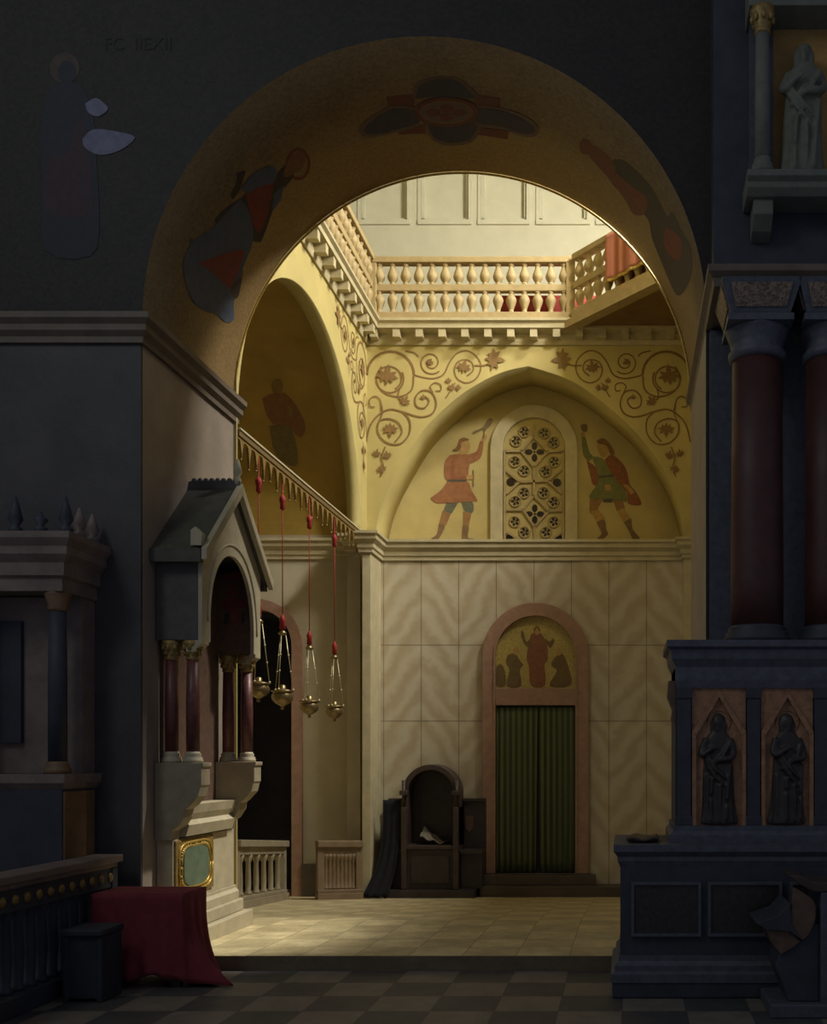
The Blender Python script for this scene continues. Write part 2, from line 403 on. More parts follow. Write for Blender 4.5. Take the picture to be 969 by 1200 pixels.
# ---- back wall with the pointed blind arch
left = [(440, 636), (441, 618), (449.5, 586), (470, 545), (497, 503), (533, 468), (565, 447), (592, 435), (619, 429)]
right = [(657, 441), (686, 456), (719, 482), (746, 508), (768, 536), (785, 566), (797, 602), (803, 636)]
AL = smooth_line([B(*p) for p in left], 5); AR = smooth_line([B(619, 429)] + [B(*p) for p in right], 5)
ARC = [(p[0], p[1]) for p in AL] + [(p[0], p[1]) for p in AR[1:]]
ZS = ARC[0][1]; ARC[0] = (ARC[0][0], ZS); ARC[-1] = (ARC[-1][0], ZS)
XE = 1.07; LD = .84
mb = MB(); arch_wall(mb, idm, WL0, XE, ZS, 8.42, ARC, YB, YB + LD, 0, 1)
wb = struct(mb.build('wall_back', ['plaster', 'plaster']), 'yellow back wall with a pointed blind arch and painted vines')
mb = MB(); mb.box(WL0, XE, YB, YB + .3, -.5, ZS)
tag(mb.build('marble_cladding', 'marble', wb), 'beige book-matched marble slabs below the cornice')
mb = MB(); YL = YB + LD
mb.box(WL0, XE, YL, YL + .12, ZS - .3, 8.3)
tag(mb.build('lunette_ground', 'lunette', wb), 'yellow lunette with two painted men')
# corner pilasters
mb = MB(); mb.box(-3.98, -3.845, 15.36, YB, -.45, 5.0); struct(mb.build('trim_2', 'trim', bevel=.01), 'narrow pale pilaster at the left corner of the back wall')
mb = MB(); mb.box(.87, XE, 15.8, YB, -.45, 5.0); struct(mb.build('trim_3', 'trim', bevel=.01), 'narrow pale pilaster at the right end of the back wall')
# wall cornice y 635-657
pc = [(0, 0), (.03, 0), (.03, .05), (.05, .07), (.05, .13), (.10, .19), (.10, .25), (.13, .27), (.13, .31), (0, .31)]
zc = EYE + (VY - 657) / 75
mb = MB(); mb.sweep(at(pc, zc), [(-8.4, YR), (WL1, YR), (WL1 + .02, 15.56), (WL0 + .05, 15.56), (-4.0, 15.36), (-3.845, 15.36), (-3.845, YB), (.87, YB), (.87, 15.8), (XE, 15.8)], 1)
mb.box(WL0 + .001, XE, YB - .01, YL, zc + .29, ZS + .004)
struct(mb.build('trim_4', 'trim'), 'moulded stone cornice between the marble and the painted wall')
mb = MB(); mb.box(XE, XE + .3, Y2, 19.0, -.5, 8.42); struct(mb.build('wall_right', 'plaster'), 'right chapel wall hidden behind the pier')
mb = MB(); mb.box(5.2, 5.4, Y2, 19.2, 8.0, 14); struct(mb.build('wall_gallery_right', 'white'), 'white wall at the far right of the gallery')
mb = MB(); mb.box(XE + .3, 5.2, Y2, 19.0, 8.3, 8.42); struct(mb.build('floor_gallery', 'under'), 'gallery floor at the right')

# ---- upper cornice with modillions, gallery floor
zg = 8.42
pu = [(0, 0), (.03, 0), (.05, .06), (.05, .16), (.22, .19), (.22, .26), (.26, .29), (.26, .33), (0, .33)]
pl0 = EYE + (VY - 405) / 75
t4 = MB(); t4.sweep(at(pu, pl0), [(WL0, Y2), (WL0, YB), (XE, YB)], 1)
t4 = struct(t4.build('trim_5', 'trim'), 'stone cornice with block modillions under the gallery balustrade')
k = 0
for i in range(15):
    x = (441 + 26.5 * i - VX) / 75
    if x > XE - .1: break
    mb = MB(); mb.box(x - .055, x + .055, YB - .2, YB + .0, pl0 + .06, pl0 + .185); mb.build('modillion', 'trim', t4)
for i in range(15):
    y = YB - .35 - .35 * i
    if y < Y2 + .1: break
    mb = MB(); mb.box(WL0, WL0 + .2, y - .055, y + .055, pl0 + .06, pl0 + .185); mb.build('modillion', 'trim', t4)
# gallery floors: back, left and the triangular corner
ex = (669 - VX) / 75; dd = Vector((.67, -.742)).normalized()
mb = MB(); mb.box(-8.5, XE, YB, 19.3, pl0 + .33, pl0 + .42); mb.box(-8.5, WL0, Y2, YB, pl0 + .33, pl0 + .42)
E = Vector((ex, YB - .2)); tt = (XE - E.x) / dd.x; Q = E + dd * tt
mb.prism([(E.x, YB), (E.x, E.y), (Q.x, Q.y), (XE, YB)], 'z', 8.42, 8.488)
struct(mb.build('ceiling_gallery', 'under'), 'brown underside of the corner gallery')
# far white wall with recessed panels
YW = 19.0; sW = F / YW
def W(px, py): return B(px, py, YW)
mb = MB(); zt = 13.6; xs = [W(423, 0)[0] - 3.2]
cells = [(423, 477), (493.5, 549), (563.7, 617), (632, 687.5), (702, 757)]
zp = W(0, 258)[1]
mb.box(-8.5, XE + 1, YW + .12, YW + .22, 8.4, zt)
mb.box(-8.5, XE + 1, YW, YW + .12, 8.4, zp)
e = [-8.5] + [W(q, 0)[0] for c in cells for q in c] + [XE + 1]
for a, b in zip(e[::2], e[1::2]): mb.box(a, b, YW, YW + .12, zp, zt)
ww = struct(mb.build('wall_gallery', 'white'), 'bright white panelled wall above the gallery')
for a, b in cells:
    f = MB(); xa, xb = W(a, 0)[0], W(b, 0)[0]
    f.box(xa, xb, YW + .03, YW + .12, zp, zp + .05); f.box(xa, xa + .05, YW + .03, YW + .12, zp, zt); f.box(xb - .05, xb, YW + .03, YW + .12, zp, zt)
    f.box(xa - .06, xb + .06, YW - .035, YW + .03, zp - .09, zp); f.box(xa - .06, xa, YW - .02, YW + .02, zp, zt); f.box(xb, xb + .06, YW - .02, YW + .02, zp, zt)
    f.build('panel_moulding', 'white', ww)
mb = MB(); mb.box(-8.5, -8.3, Y2, 19.2, 8.4, zt); struct(mb.build('wall_gallery_left', 'white'), 'white wall at the far left of the gallery')
# chapel ceiling with the round light opening
mb = MB(); mb.box(-8.5, -3.4, Y2, 19.2, zt, zt + .2); mb.box(-3.4, 5.4, 15.0, 19.2, zt, zt + .2); mb.box(-3.4, 1.0, Y2, 15.0, zt, zt + .2)
struct(mb.build('ceiling', 'white'), 'chapel ceiling round the roof light, above the picture')

# ---- round-headed tracery window
s2 = F / YL
def L(px, py): return B(px, py, YL)
wcx, wcz = L(626, 527); ro, ri = 51 / s2, 36.5 / s2
zb = ZS - .25
win = struct(arch_ring(MB(), wcx, wcz, ri, ro, zb, YL - .07, YL + .02).build('window_1', 'trim', bevel=.008), 'round-headed window filled with pierced gilt tracery')
pts = [(wcx - ri, zb)] + arc_pts(wcx, wcz, ri, 24) + [(wcx + ri, zb)]
mb = MB(); mb.prism(pts, 'y', YL - .012, YL + .03); mb.build('tracery_panel', 'lunette', win)
bars = MB(); holes = MB(); rings = MB()
def wp(px, py, y=YL - .02): q = P(px, py, YL); return Vector((q.x, y, q.z))
def bar(a, b, w=.045):
    a, b = wp(*a), wp(*b); d = (b - a).normalized(); q = d.cross(Vector((0, 1, 0))) * w / 2
    vs = [a + q, a - q, b - q, b + q]; v2 = [v - Vector((0, .03, 0)) for v in vs]
    bars.add(vs + v2, [(0, 1, 2, 3), (4, 7, 6, 5), (0, 4, 5, 1), (1, 5, 6, 2), (2, 6, 7, 3), (3, 7, 4, 0)])
cw = lambda x, y: (580 + x / 7.5, 480 + y / 7.5)
for a, b in [((345, 140), (345, 240)), ((345, 240), (235, 370)), ((345, 240), (470, 375)), ((235, 370), (345, 510)), ((470, 375), (345, 510)), ((90, 370), (235, 370)),
             ((470, 375), (600, 370)), ((345, 510), (345, 640)), ((220, 640), (470, 630)), ((470, 630), (590, 530)), ((220, 640), (100, 540)), ((220, 640), (105, 745)), ((470, 640), (595, 745)),
             ((345, 640), (345, 760)), ((345, 760), (250, 885)), ((345, 760), (475, 895)), ((250, 885), (350, 1035)), ((475, 895), (350, 1035)), ((105, 885), (250, 885)), ((475, 895), (600, 890)),
             ((350, 1035), (350, 1160)), ((225, 1155), (480, 1155)), ((225, 1155), (110, 1080)), ((480, 1155), (590, 1080)), ((88, 360), (88, 1160)), ((600, 360), (600, 1160))]:
    bar(cw(*a), cw(*b), .035)
def disc(mb, c, r, y, n=14, sx=1, sz=1, rot=0):
    vs = []
    for k in range(n):
        a = 2 * PI * k / n; u, v = r * sx * math.cos(a), r * sz * math.sin(a)
        vs.append((c.x + u * math.cos(rot) - v * math.sin(rot), y, c.z + u * math.sin(rot) + v * math.cos(rot)))
    mb.prism([(q[0], q[2]) for q in vs], 'y', y, y + .006)
def quatre(px, py, d, r, n=4, rot=0):
    c = wp(px, py)
    for k in range(n):
        a = rot + 2 * PI * k / n + PI / 2
        disc(holes, Vector((c.x + d * math.cos(a), 0, c.z + d * math.sin(a))), r, YL - .02, 12, 1.25, .9, a)
    disc(holes, c, r * .35, YL - .02, 8)
def ring(px, py, r, t=.014):
    c = wp(px, py); rings.tube([(c.x + r * math.cos(2 * PI * k / 24), YL - .024, c.z + r * math.sin(2 * PI * k / 24)) for k in range(25)], t, 6)
for q in [(348, 375), (350, 920)]: quatre(*cw(*q), .095, .052)
for q in [(258, 200), (185, 280), (433, 208), (516, 290), (175, 460), (258, 540), (523, 462), (446, 545), (257, 735), (180, 808), (430, 733), (516, 815), (175, 988), (260, 1080), (450, 1080), (520, 990)]:
    quatre(*cw(*q), .045, .022, 5, .3); ring(*cw(*q), .088)
for q in [(140, 640), (545, 645), (120, 1140), (565, 1140)]: disc(holes, wp(*cw(*q)), .07, YL - .02)
bars.build('tracery_bars', 'rail', win); rings.build('tracery_rings', 'rail', win)
tag(holes.build('window_pane', 'pane', win), 'dark glass seen through the pierced leaves')

# ---- painted men in the lunette, drawn as colour fields on the wall
def figure(name, label, parent, shapes, conv, plane_y, nrm=-1):
    mats = []; mb = MB()
    for i, (m, pts) in enumerate(shapes):
        if m not in mats: mats.append(m)
        q = [P(*conv(*p), plane_y) for p in pts]; q = smooth_line([tuple(v) for v in q + [q[0]]], 3)[:-1] if len(q) > 4 else q
        mb.poly([(v[0], plane_y - .003 - .0007 * i, v[2]) for v in q], mats.index(m))
    return tag(mb.build(name, mats, parent, fix=False), label)
c1 = lambda x, y: (490 + x / 6.86, 470 + y / 6.86)
figure('painted_figure', 'painted man in a rust tunic raising a hammer left of the window', wb, [
    ('legblue', [(225, 820), (320, 820), (270, 905), (200, 890)]), ('legblue', [(345, 815), (435, 810), (445, 880), (420, 905), (375, 890)]),
    ('legbrown', [(195, 880), (265, 905), (225, 1000), (165, 995)]), ('legbrown', [(362, 890), (430, 900), (405, 1010), (360, 1000)]),
    ('boot', [(165, 990), (215, 1000), (185, 1080), (140, 1130), (98, 1125), (105, 1105), (150, 1070)]), ('boot', [(358, 1000), (408, 1005), (400, 1095), (445, 1105), (440, 1128), (355, 1130)]),
    ('tunic', [(235, 640), (390, 640), (430, 720), (478, 800), (440, 808), (330, 815), (215, 820), (150, 822), (100, 785), (120, 765), (190, 710)]),
    ('tunic', [(255, 435), (330, 425), (400, 430), (420, 450), (405, 560), (388, 640), (235, 640), (210, 560), (220, 480)]),
    ('tunic', [(400, 430), (470, 405), (495, 330), (525, 320), (510, 440), (470, 480), (410, 500)]),
    ('cloak', [(270, 480), (290, 480), (300, 600), (390, 605), (390, 632), (260, 630)]), ('belt', [(235, 632), (390, 632), (390, 648), (235, 648)]),
    ('skin', [(335, 340), (385, 310), (415, 340), (412, 400), (380, 425), (340, 430)]), ('skin', [(498, 325), (520, 285), (545, 270), (555, 300), (528, 325)]), ('skin', [(390, 600), (455, 595), (455, 630), (390, 632)]),
    ('hair', [(330, 310), (370, 295), (412, 315), (350, 335), (345, 380), (310, 405), (278, 395), (310, 370)]),
    ('tool', [(515, 300), (525, 230), (450, 265), (445, 245), (515, 215), (565, 145), (600, 150), (580, 200), (540, 240), (530, 300)]), ('tool', [(438, 555), (448, 555), (450, 690), (440, 690)])], c1, YL)
c2 = lambda x, y: (665 + x / 7.27, 480 + y / 7.27)
figure('painted_figure', 'painted man in a green tunic and red cloak right of the window', wb, [
    ('cloak', [(160, 430), (230, 480), (275, 560), (260, 640), (215, 640), (190, 550)]),
    ('legbrown', [(190, 750), (300, 760), (265, 830), (250, 880), (190, 880)]), ('legbrown', [(385, 765), (470, 765), (490, 850), (420, 870)]),
    ('skin', [(200, 870), (260, 850), (325, 930), (250, 965)]), ('skin', [(420, 860), (480, 840), (540, 930), (480, 970)]),
    ('boot', [(245, 960), (315, 940), (330, 1020), (345, 1060), (300, 1110), (250, 1125), (250, 1100), (290, 1060), (270, 1010)]), ('boot', [(480, 965), (540, 925), (555, 1020), (610, 1085), (605, 1112), (555, 1105), (530, 1050)]),
    ('greent', [(205, 400), (300, 420), (400, 560), (480, 660), (505, 780), (460, 775), (380, 760), (190, 755), (215, 690), (265, 590)]),
    ('greent', [(118, 240), (150, 230), (185, 360), (215, 400), (185, 440), (140, 400), (125, 330)]),
    ('cloak', [(315, 430), (370, 385), (440, 430), (500, 510), (530, 640), (580, 700), (630, 800), (560, 815), (510, 790), (500, 700), (430, 620), (370, 540)]),
    ('skin', [(250, 300), (290, 285), (335, 300), (340, 370), (310, 410), (265, 370)]), ('skin', [(105, 220), (130, 185), (150, 215), (140, 240)]), ('skin', [(315, 640), (370, 640), (370, 690), (320, 690)]), ('skin', [(470, 640), (510, 640), (575, 705), (540, 725)]),
    ('hair', [(250, 265), (300, 245), (345, 275), (385, 335), (400, 385), (360, 375), (335, 310), (260, 290)]),
    ('belt', [(265, 565), (390, 555), (395, 575), (265, 585)]), ('belt', [(300, 765), (385, 765), (380, 790), (305, 790)]),
    ('tool', [(110, 135), (135, 125), (165, 130), (165, 185), (135, 190), (115, 165)])], c2, YL)

# ---- painted vine scrolls on the back wall (and, foreshortened, on the left wall)
c3 = lambda x, y: (420 + x / 4.405, 400 + y / 4.405)
def spiral(cx, cy, r, turns, a0, sgn=1, r1=.35):
    n = int(28 * turns)
    return [(cx + r * (1 - (1 - r1) * i / n) * math.cos(a0 + sgn * 2 * PI * turns * i / n), cy + r * (1 - (1 - r1) * i / n) * math.sin(a0 + sgn * 2 * PI * turns * i / n)) for i in range(n + 1)]
LEAF = [(0, -1), (.22, -.55), (.2, -.3), (.75, -.45), (.6, -.1), (1.0, .15), (.55, .2), (.45, .6), (.2, .35), (0, .8), (-.2, .35), (-.45, .6), (-.55, .2), (-1, .15), (-.6, -.1), (-.75, -.45), (-.2, -.3), (-.22, -.55)]
def scroll(mb, conv, nrm, off):
    st = []
    st.append((spiral(165, 170, 118, .62, PI * 1.0, 1, 1.0)[:1] + spiral(165, 175, 122, .5, PI, 1, 1), 13))
    st.append((smooth_line([(287, 175), (300, 178), (340, 188), (390, 192), (440, 170), (470, 110), (510, 62), (565, 50), (615, 85), (632, 135), (610, 190), (560, 215), (512, 195), (495, 150), (510, 110), (550, 95), (585, 110), (592, 150), (560, 180)], 5), 8))
    st.append((spiral(160, 195, 75, 1.25, -.5, 1, .8), 9)); st.append((smooth_line([(285, 180), (275, 250), (220, 285), (150, 275), (105, 235), (95, 180), (120, 130)], 5), 9))
    st.append((spiral(375, 110, 62, 1.6, .8, 1, .25), 7)); st.append((smooth_line([(245, 50), (290, 60), (310, 80)], 4), 7))
    st.append((smooth_line([(600, 125), (650, 125), (690, 105)], 5), 8))
    st.append((smooth_line([(215, 240), (205, 290), (240, 310)], 5), 7))
    st.append((smooth_line([(40, 520), (60, 440), (100, 385), (160, 352), (230, 365), (290, 385), (340, 390), (385, 370), (402, 320), (380, 265), (330, 255), (295, 290), (300, 335), (340, 345), (365, 310), (345, 285)], 5), 8))
    st.append((smooth_line([(385, 265), (372, 235), (395, 215), (425, 225), (425, 255), (400, 255)], 5), 6))
    st.append((smooth_line([(230, 365), (265, 410), (262, 480), (215, 530), (150, 525), (105, 480), (105, 420), (150, 400), (205, 420), (225, 470), (190, 520)], 5), 8))
    st.append((smooth_line([(120, 360), (115, 310), (90, 285), (60, 300), (60, 335), (85, 340)], 5), 6)); st.append((smooth_line([(105, 420), (125, 370), (118, 320)], 5), 6))
    st.append((smooth_line([(140, 545), (120, 600), (130, 650), (115, 700)], 5), 7)); st.append((smooth_line([(500, 215), (485, 240), (455, 290)], 5), 6))
    for i, (pts, w) in enumerate(st):
        q = [conv(*p) for p in pts]; mb.ribbon(q, nrm, w / 4.405 / 75, 0, off + .0007 * i)
    for (x, y, s, a) in [(150, 180, 62, .1), (545, 135, 42, .2), (700, 95, 62, PI / 2 + .1), (370, 110, 24, .4), (240, 310, 34, .5), (335, 290, 18, 0), (480, 240, 24, .3), (465, 205, 20, 0), (515, 240, 20, 1.6), (165, 455, 46, PI), (95, 580, 26, .2), (150, 590, 28, -.3), (120, 660, 30, 2.9)]:
        v = [conv(x + s * (u * math.cos(a) - w * math.sin(a)), y + s * (u * math.sin(a) + w * math.cos(a))) for u, w in LEAF]
        mb.poly([Vector(p) + Vector(nrm) * (off + .013) for p in v])
mb = MB(); scroll(mb, lambda x, y: P(*c3(x, y), YB), (0, -1, 0), .004)
tag(mb.build('painted_vine_scroll', 'vine', wb, fix=False), 'brown painted vine scrolls left of the pointed arch')
mb = MB(); mr = lambda x, y: (lambda q: P(2 * 619 - q[0], q[1], YB))(c3(x, y)); scroll(mb, mr, (0, -1, 0), .004)
tag(mb.build('painted_vine_scroll', 'vine', wb, fix=False), 'brown painted vine scrolls right of the pointed arch')
mb = MB()
def lw(x, y): q = P(*c3(x, y), YB); d = (q.x - WL0); return Vector((WL0, YB - .02 - d * .8, q.z))
scroll(mb, lw, (1, 0, 0), .004)
# keep only what lies on the spandrel
keep = [f for f in mb.f if all((mb.v[i][1] - LY) ** 2 + (mb.v[i][2] - LZ) ** 2 > (LR + .02) ** 2 and mb.v[i][2] > 5.75 for i in f)]
mb.f = keep; mb.mi = [0] * len(keep); mb.sm = [False] * len(keep)
tag(mb.build('painted_vine_scroll', 'vine', wl, fix=False), 'brown painted vines on the left wall beside the corner')

# ---- doorway in the back wall
s = F / YB
kcx, kcz = B(628, 769)
rin, rout = 46.5 / s, 62 / s
dz0 = EYE + (VY - 1023) / s
dr1 = thing('door_1', (kcx, YB - .04, dz0), 'tall doorway with red marble frame and mosaic above a green curtain', 'door'); del dr1['category']; dr1['kind'] = 'structure'
arch_ring(MB(), kcx, kcz, rin, rout, dz0, YB - .10, YB + .02).build('door_frame', 'reddish', dr1, bevel=.008)
arch_ring(MB(), kcx, kcz, rin, rin + .03, dz0, YB - .12, YB - .09).build('inner_moulding', 'reddish', dr1)
mb = MB(); mb.box(kcx - rin, kcx + rin, YB - .11, YB + .02, EYE + (VY - 827) / s, EYE + (VY - 807) / s); mb.build('lintel', 'reddish', dr1, bevel=.008)
ty = MB(); zt_ = EYE + (VY - 808) / s
ty.prism([(kcx - rin, zt_)] + arc_pts(kcx, kcz, rin, 24) + [(kcx + rin, zt_)], 'y', YB - .03, YB + .01)
ty = tag(ty.build('tympanum', 'tympanum', dr1), 'gold mosaic of a red-robed saint between two kneeling figures')
c4 = lambda x, y: (560 + x / 6.92, 690 + y / 6.92)
figure('mosaic_figure', 'standing saint in a red robe with both arms raised', ty, [('st_red', [(430, 370), (480, 345), (530, 385), (565, 480), (560, 590), (540, 620), (545, 785), (430, 785), (415, 640), (395, 560), (410, 450)]),
    ('st_dark', [(350, 340), (370, 350), (395, 430), (430, 400), (420, 470), (385, 460), (350, 390)]), ('st_dark', [(610, 400), (620, 430), (590, 480), (560, 450), (545, 400), (580, 430)]),
    ('skin', [(455, 320), (480, 305), (500, 325), (495, 365), (465, 368)]), ('hair', [(450, 330), (478, 300), (505, 330), (500, 350), (478, 318), (458, 355)])], c4, YB - .03)
figure('mosaic_figure', 'dark kneeling figure left of the saint', ty, [('st_dark', [(240, 540), (300, 520), (340, 580), (370, 620), (340, 660), (350, 790), (235, 790), (255, 660), (225, 600)]), ('skin', [(285, 490), (315, 475), (338, 500), (320, 535), (290, 530)]),
    ('st_dark', [(150, 640), (180, 610), (215, 650), (225, 780), (150, 785)])], c4, YB - .03)
figure('mosaic_figure', 'dark kneeling figure right of the saint', ty, [('st_dark', [(640, 540), (690, 530), (730, 620), (755, 780), (580, 790), (640, 670), (600, 630), (600, 590)]), ('skin', [(630, 500), (655, 480), (680, 500), (670, 535), (640, 540)])], c4, YB - .03)
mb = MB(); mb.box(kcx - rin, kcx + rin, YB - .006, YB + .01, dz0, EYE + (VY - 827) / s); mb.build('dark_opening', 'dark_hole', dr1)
# curtain halves
zc0, zc1 = dz0 + .02, EYE + (VY - 829) / s
for (xa, xb, lab) in ((kcx - rin + .01, kcx + .03, 'left half of the green striped curtain in the doorway'), (kcx + .05, kcx + rin - .01, 'right half of the green striped curtain in the doorway')):
    ln = xb - xa
    def cf(u, v):
        w = .022 * math.sin(u * 2 * PI * 5.5 + .6 * math.sin(v * 4)) * (.35 + .65 * (1 - v))
        pull = (-.03 * (1 - v) if xa < kcx - .1 else .02 * (1 - v))
        return (xa + ln * u + pull * (u if xa < kcx - .1 else 1 - u), YB - .055 + w, zc0 + (zc1 - zc0) * v)
    mb = MB(); mb.grid(cf, 66, 12)
    tag(mb.build('door_curtain', 'curtain', solid=.006), lab, 'curtain', 'green door curtains')
# door steps
ds = thing('stone_steps', (kcx, 15.7, zf(15.5)), 'two dark stone steps before the curtained doorway', 'steps')
mb = MB(); mb.box((566 - VX) / 75 + .0, .62, 15.62, YB - .1, zf(15.6) - .1, -.2); mb.build('lower_step', 'dado', ds, bevel=.012)
mb = MB(); mb.box((566 - VX) / 75, (695 - VX) / 75 + .05, 15.74, YB - .1, -.2, -.045); mb.build('upper_step', 'dado', ds, bevel=.012)

# ================================================================== THINGS IN THE CHAPEL
# ---- gallery balustrades
def baluster(mb, c, h, r, flip):
    pr = [(.55, 0), (.55, .06), (.38, .09), (.42, .13), (.75, .22), (.95, .34), (.98, .42), (.85, .54), (.6, .7), (.45, .82), (.42, .88), (.58, .92), (.58, 1.0)]
    if flip: pr = [(a, 1 - b) for a, b in pr[::-1]]
    return mb.lathe([(a * r, b * h) for a, b in pr], c, 12)
zr = [EYE + (VY - y) / 75 for y in (383, 371, 346, 338, 313.5, 306.5)]    # base bottom/top, mid rail, top rail
def balustrade(name, label, a, b, n, posts=(1, 1), first=.5):
    a = Vector(a); b = Vector(b); d = (b - a); Ln = d.length; d.normalize(); nn = Vector((d.y, -d.x))
    root = thing(name, (a.x, a.y, zr[0]), label, 'balustrade', 'gallery balustrades')
    def rail(nm, z0, z1, w):
        mb = MB(); q = [a - nn * w, b - nn * w, b + nn * w, a + nn * w]; mb.prism([tuple(v) for v in q], 'z', z0, z1); return mb.build(nm, 'rail', root, bevel=.012)
    rail('base_rail', zr[0], zr[1], .085); rail('middle_rail', zr[2], zr[3], .055); rail('top_rail', zr[4], zr[5], .08)
    for p, on in ((a, posts[0]), (b, posts[1])):
        if on: mb = MB(); mb.box(p.x - .07, p.x + .07, p.y - .07, p.y + .07, zr[0], zr[5] + .02); mb.build('post', 'rail', root, bevel=.012)
    for k in range(n):
        p = a + d * (Ln * (k + first) / n)
        for (z0, z1, fl) in ((zr[1], zr[2], True), (zr[3], zr[4], False)):
            mb = MB(); baluster(mb, (p.x, p.y, z0), z1 - z0, .085, fl); mb.build('baluster', 'rail', root)
    return root
yb = YB - .1
balustrade('gallery_balustrade', 'double-tier stone balustrade facing us above the back wall', (WL0 + .12, yb), (ex, yb), 15, (1, 1))
balustrade('gallery_balustrade', 'double-tier balustrade receding along the left wall', (WL0 + .1, 11.4), (WL0 + .1, yb - .14), 20, (1, 0))
dq = E + dd * 3.0
balustrade('gallery_balustrade', 'slanting balustrade of the corner gallery with a red cloth over it', tuple(Vector((ex, yb)) + dd * .12), (ex + dd.x * 2.75, yb + dd.y * 2.75), 12, (0, 1))
mb = MB(); nn = Vector((dd.y, -dd.x)); nn = nn if nn.y < 0 else -nn
a = Vector((ex, YB - .02)) ; b = a + dd * 2.9
mb.prism([tuple(a + nn * .02), tuple(b + nn * .02), tuple(b + nn * .2), tuple(a + nn * .2)], 'z', 8.38, zr[0] - .002)
struct(mb.build('trim_6', 'rail'), 'pale moulded edge of the slanting corner gallery')
# red cloth over the slanting rail
ro_ = Vector((ex, yb)); zt0 = zr[5] + .008
def over(t, side): p = ro_ + dd * t + nn * (.095 * side); return p
dl = thing('draped_cloth', (ro_.x + dd.x * 1.6, ro_.y + dd.y * 1.6, zr[4]), 'rose red cloth with fringed hem hung over the corner gallery rail', 'cloth')
def clo(u, v):
    t = .95 + 1.75 * u; f = .012 * math.sin(u * 46) + .008 * math.sin(u * 21 + 1)
    k = v
    if k < .5: side, drop = 1, (.5 - k) / .5 * .72
    else: side, drop = -1, (k - .5) / .5 * 1.02
    edge = abs(k - .5) < .03
    p = ro_ + dd * t + nn * ((.1 + f * min(1, drop * 4)) * side * (1 if not edge else .6))
    return (p.x, p.y, zt0 + .006 - drop)
mb = MB(); mb.grid(clo, 70, 28); mb.build('cloth', 'rose', dl, solid=.008)
fr = MB()
for i in range(90):
    u = i / 89; q = Vector(clo(u, 0)); fr.tube([q, q + Vector((0, 0, -.05))], .008, 5)
tag(fr.build('fringe', 'gilt', dl), 'yellow fringe along the hem')
# bench under a red cover behind the back balustrade
bn = thing('gallery_bench', ((625 - VX) / 75, 16.55, pl0 + .42), 'bench under a dark red cover behind the back balustrade', 'bench')
xa, xb = (583 - VX) / 75 - .05, (668 - VX) / 75 + .6
mb = MB(); mb.box(xa, xb, 16.3, 16.75, pl0 + .85, pl0 + .93); mb.build('seat', 'rose_in', bn, bevel=.03)
def sk(u, v): return (xa + (xb - xa) * u, 16.29 + .015 * math.sin(u * 60) * (1 - v), pl0 + .43 + .45 * v)
mb = MB(); mb.grid(sk, 60, 4); mb.build('cover', 'rose_in', bn, solid=.01)
for x in (xa + .05, xb - .05):
    mb = MB(); mb.box(x - .03, x + .03, 16.35, 16.7, pl0 + .42, pl0 + .85); mb.build('leg', 'wood', bn)

# ---- tie beam with hanging lace-like fringe, four lamps on it
by0, by1 = Y2 + .03, 15.55
tb = thing('tie_beam', (-4.08, Y2 + .02, 5.15), 'gilt tie beam with a pierced hanging fringe below the left arch', 'beam')
mb = MB(); mb.box(-4.10, -4.05, by0, by1, 5.14, 5.205); mb.build('beam', 'beam_wood', tb, bevel=.006)
mb = MB(); mb.box(-4.12, -4.035, by0, by1, 5.20, 5.225); mb.build('gilt_lip', 'trim', tb, bevel=.006)
nb = 22; st = (by1 - by0) / nb
for k in range(nb):
    y = by0 + st * (k + .5); lo = .16 + .05 * (k % 2)
    poly = [(y - st * .5, 5.145), (y - st * .5, 5.115), (y - st * .3, 5.112), (y - st * .2, 5.09), (y - st * .13, 5.04), (y - st * .06, 5.10 - lo * .6), (y - .008, 5.14 - lo), (y, 5.11 - lo - .03), (y + .008, 5.14 - lo), (y + st * .06, 5.10 - lo * .6), (y + st * .13, 5.04), (y + st * .2, 5.09), (y + st * .3, 5.112), (y + st * .5, 5.115), (y + st * .5, 5.145)]
    mb = MB(); mb.prism(poly, 'x', -4.09, -4.065); mb.ball((-4.078, y, 5.10 - lo - .02), .014, n=8); mb.build('fringe_pendant', 'gold_dark', tb)
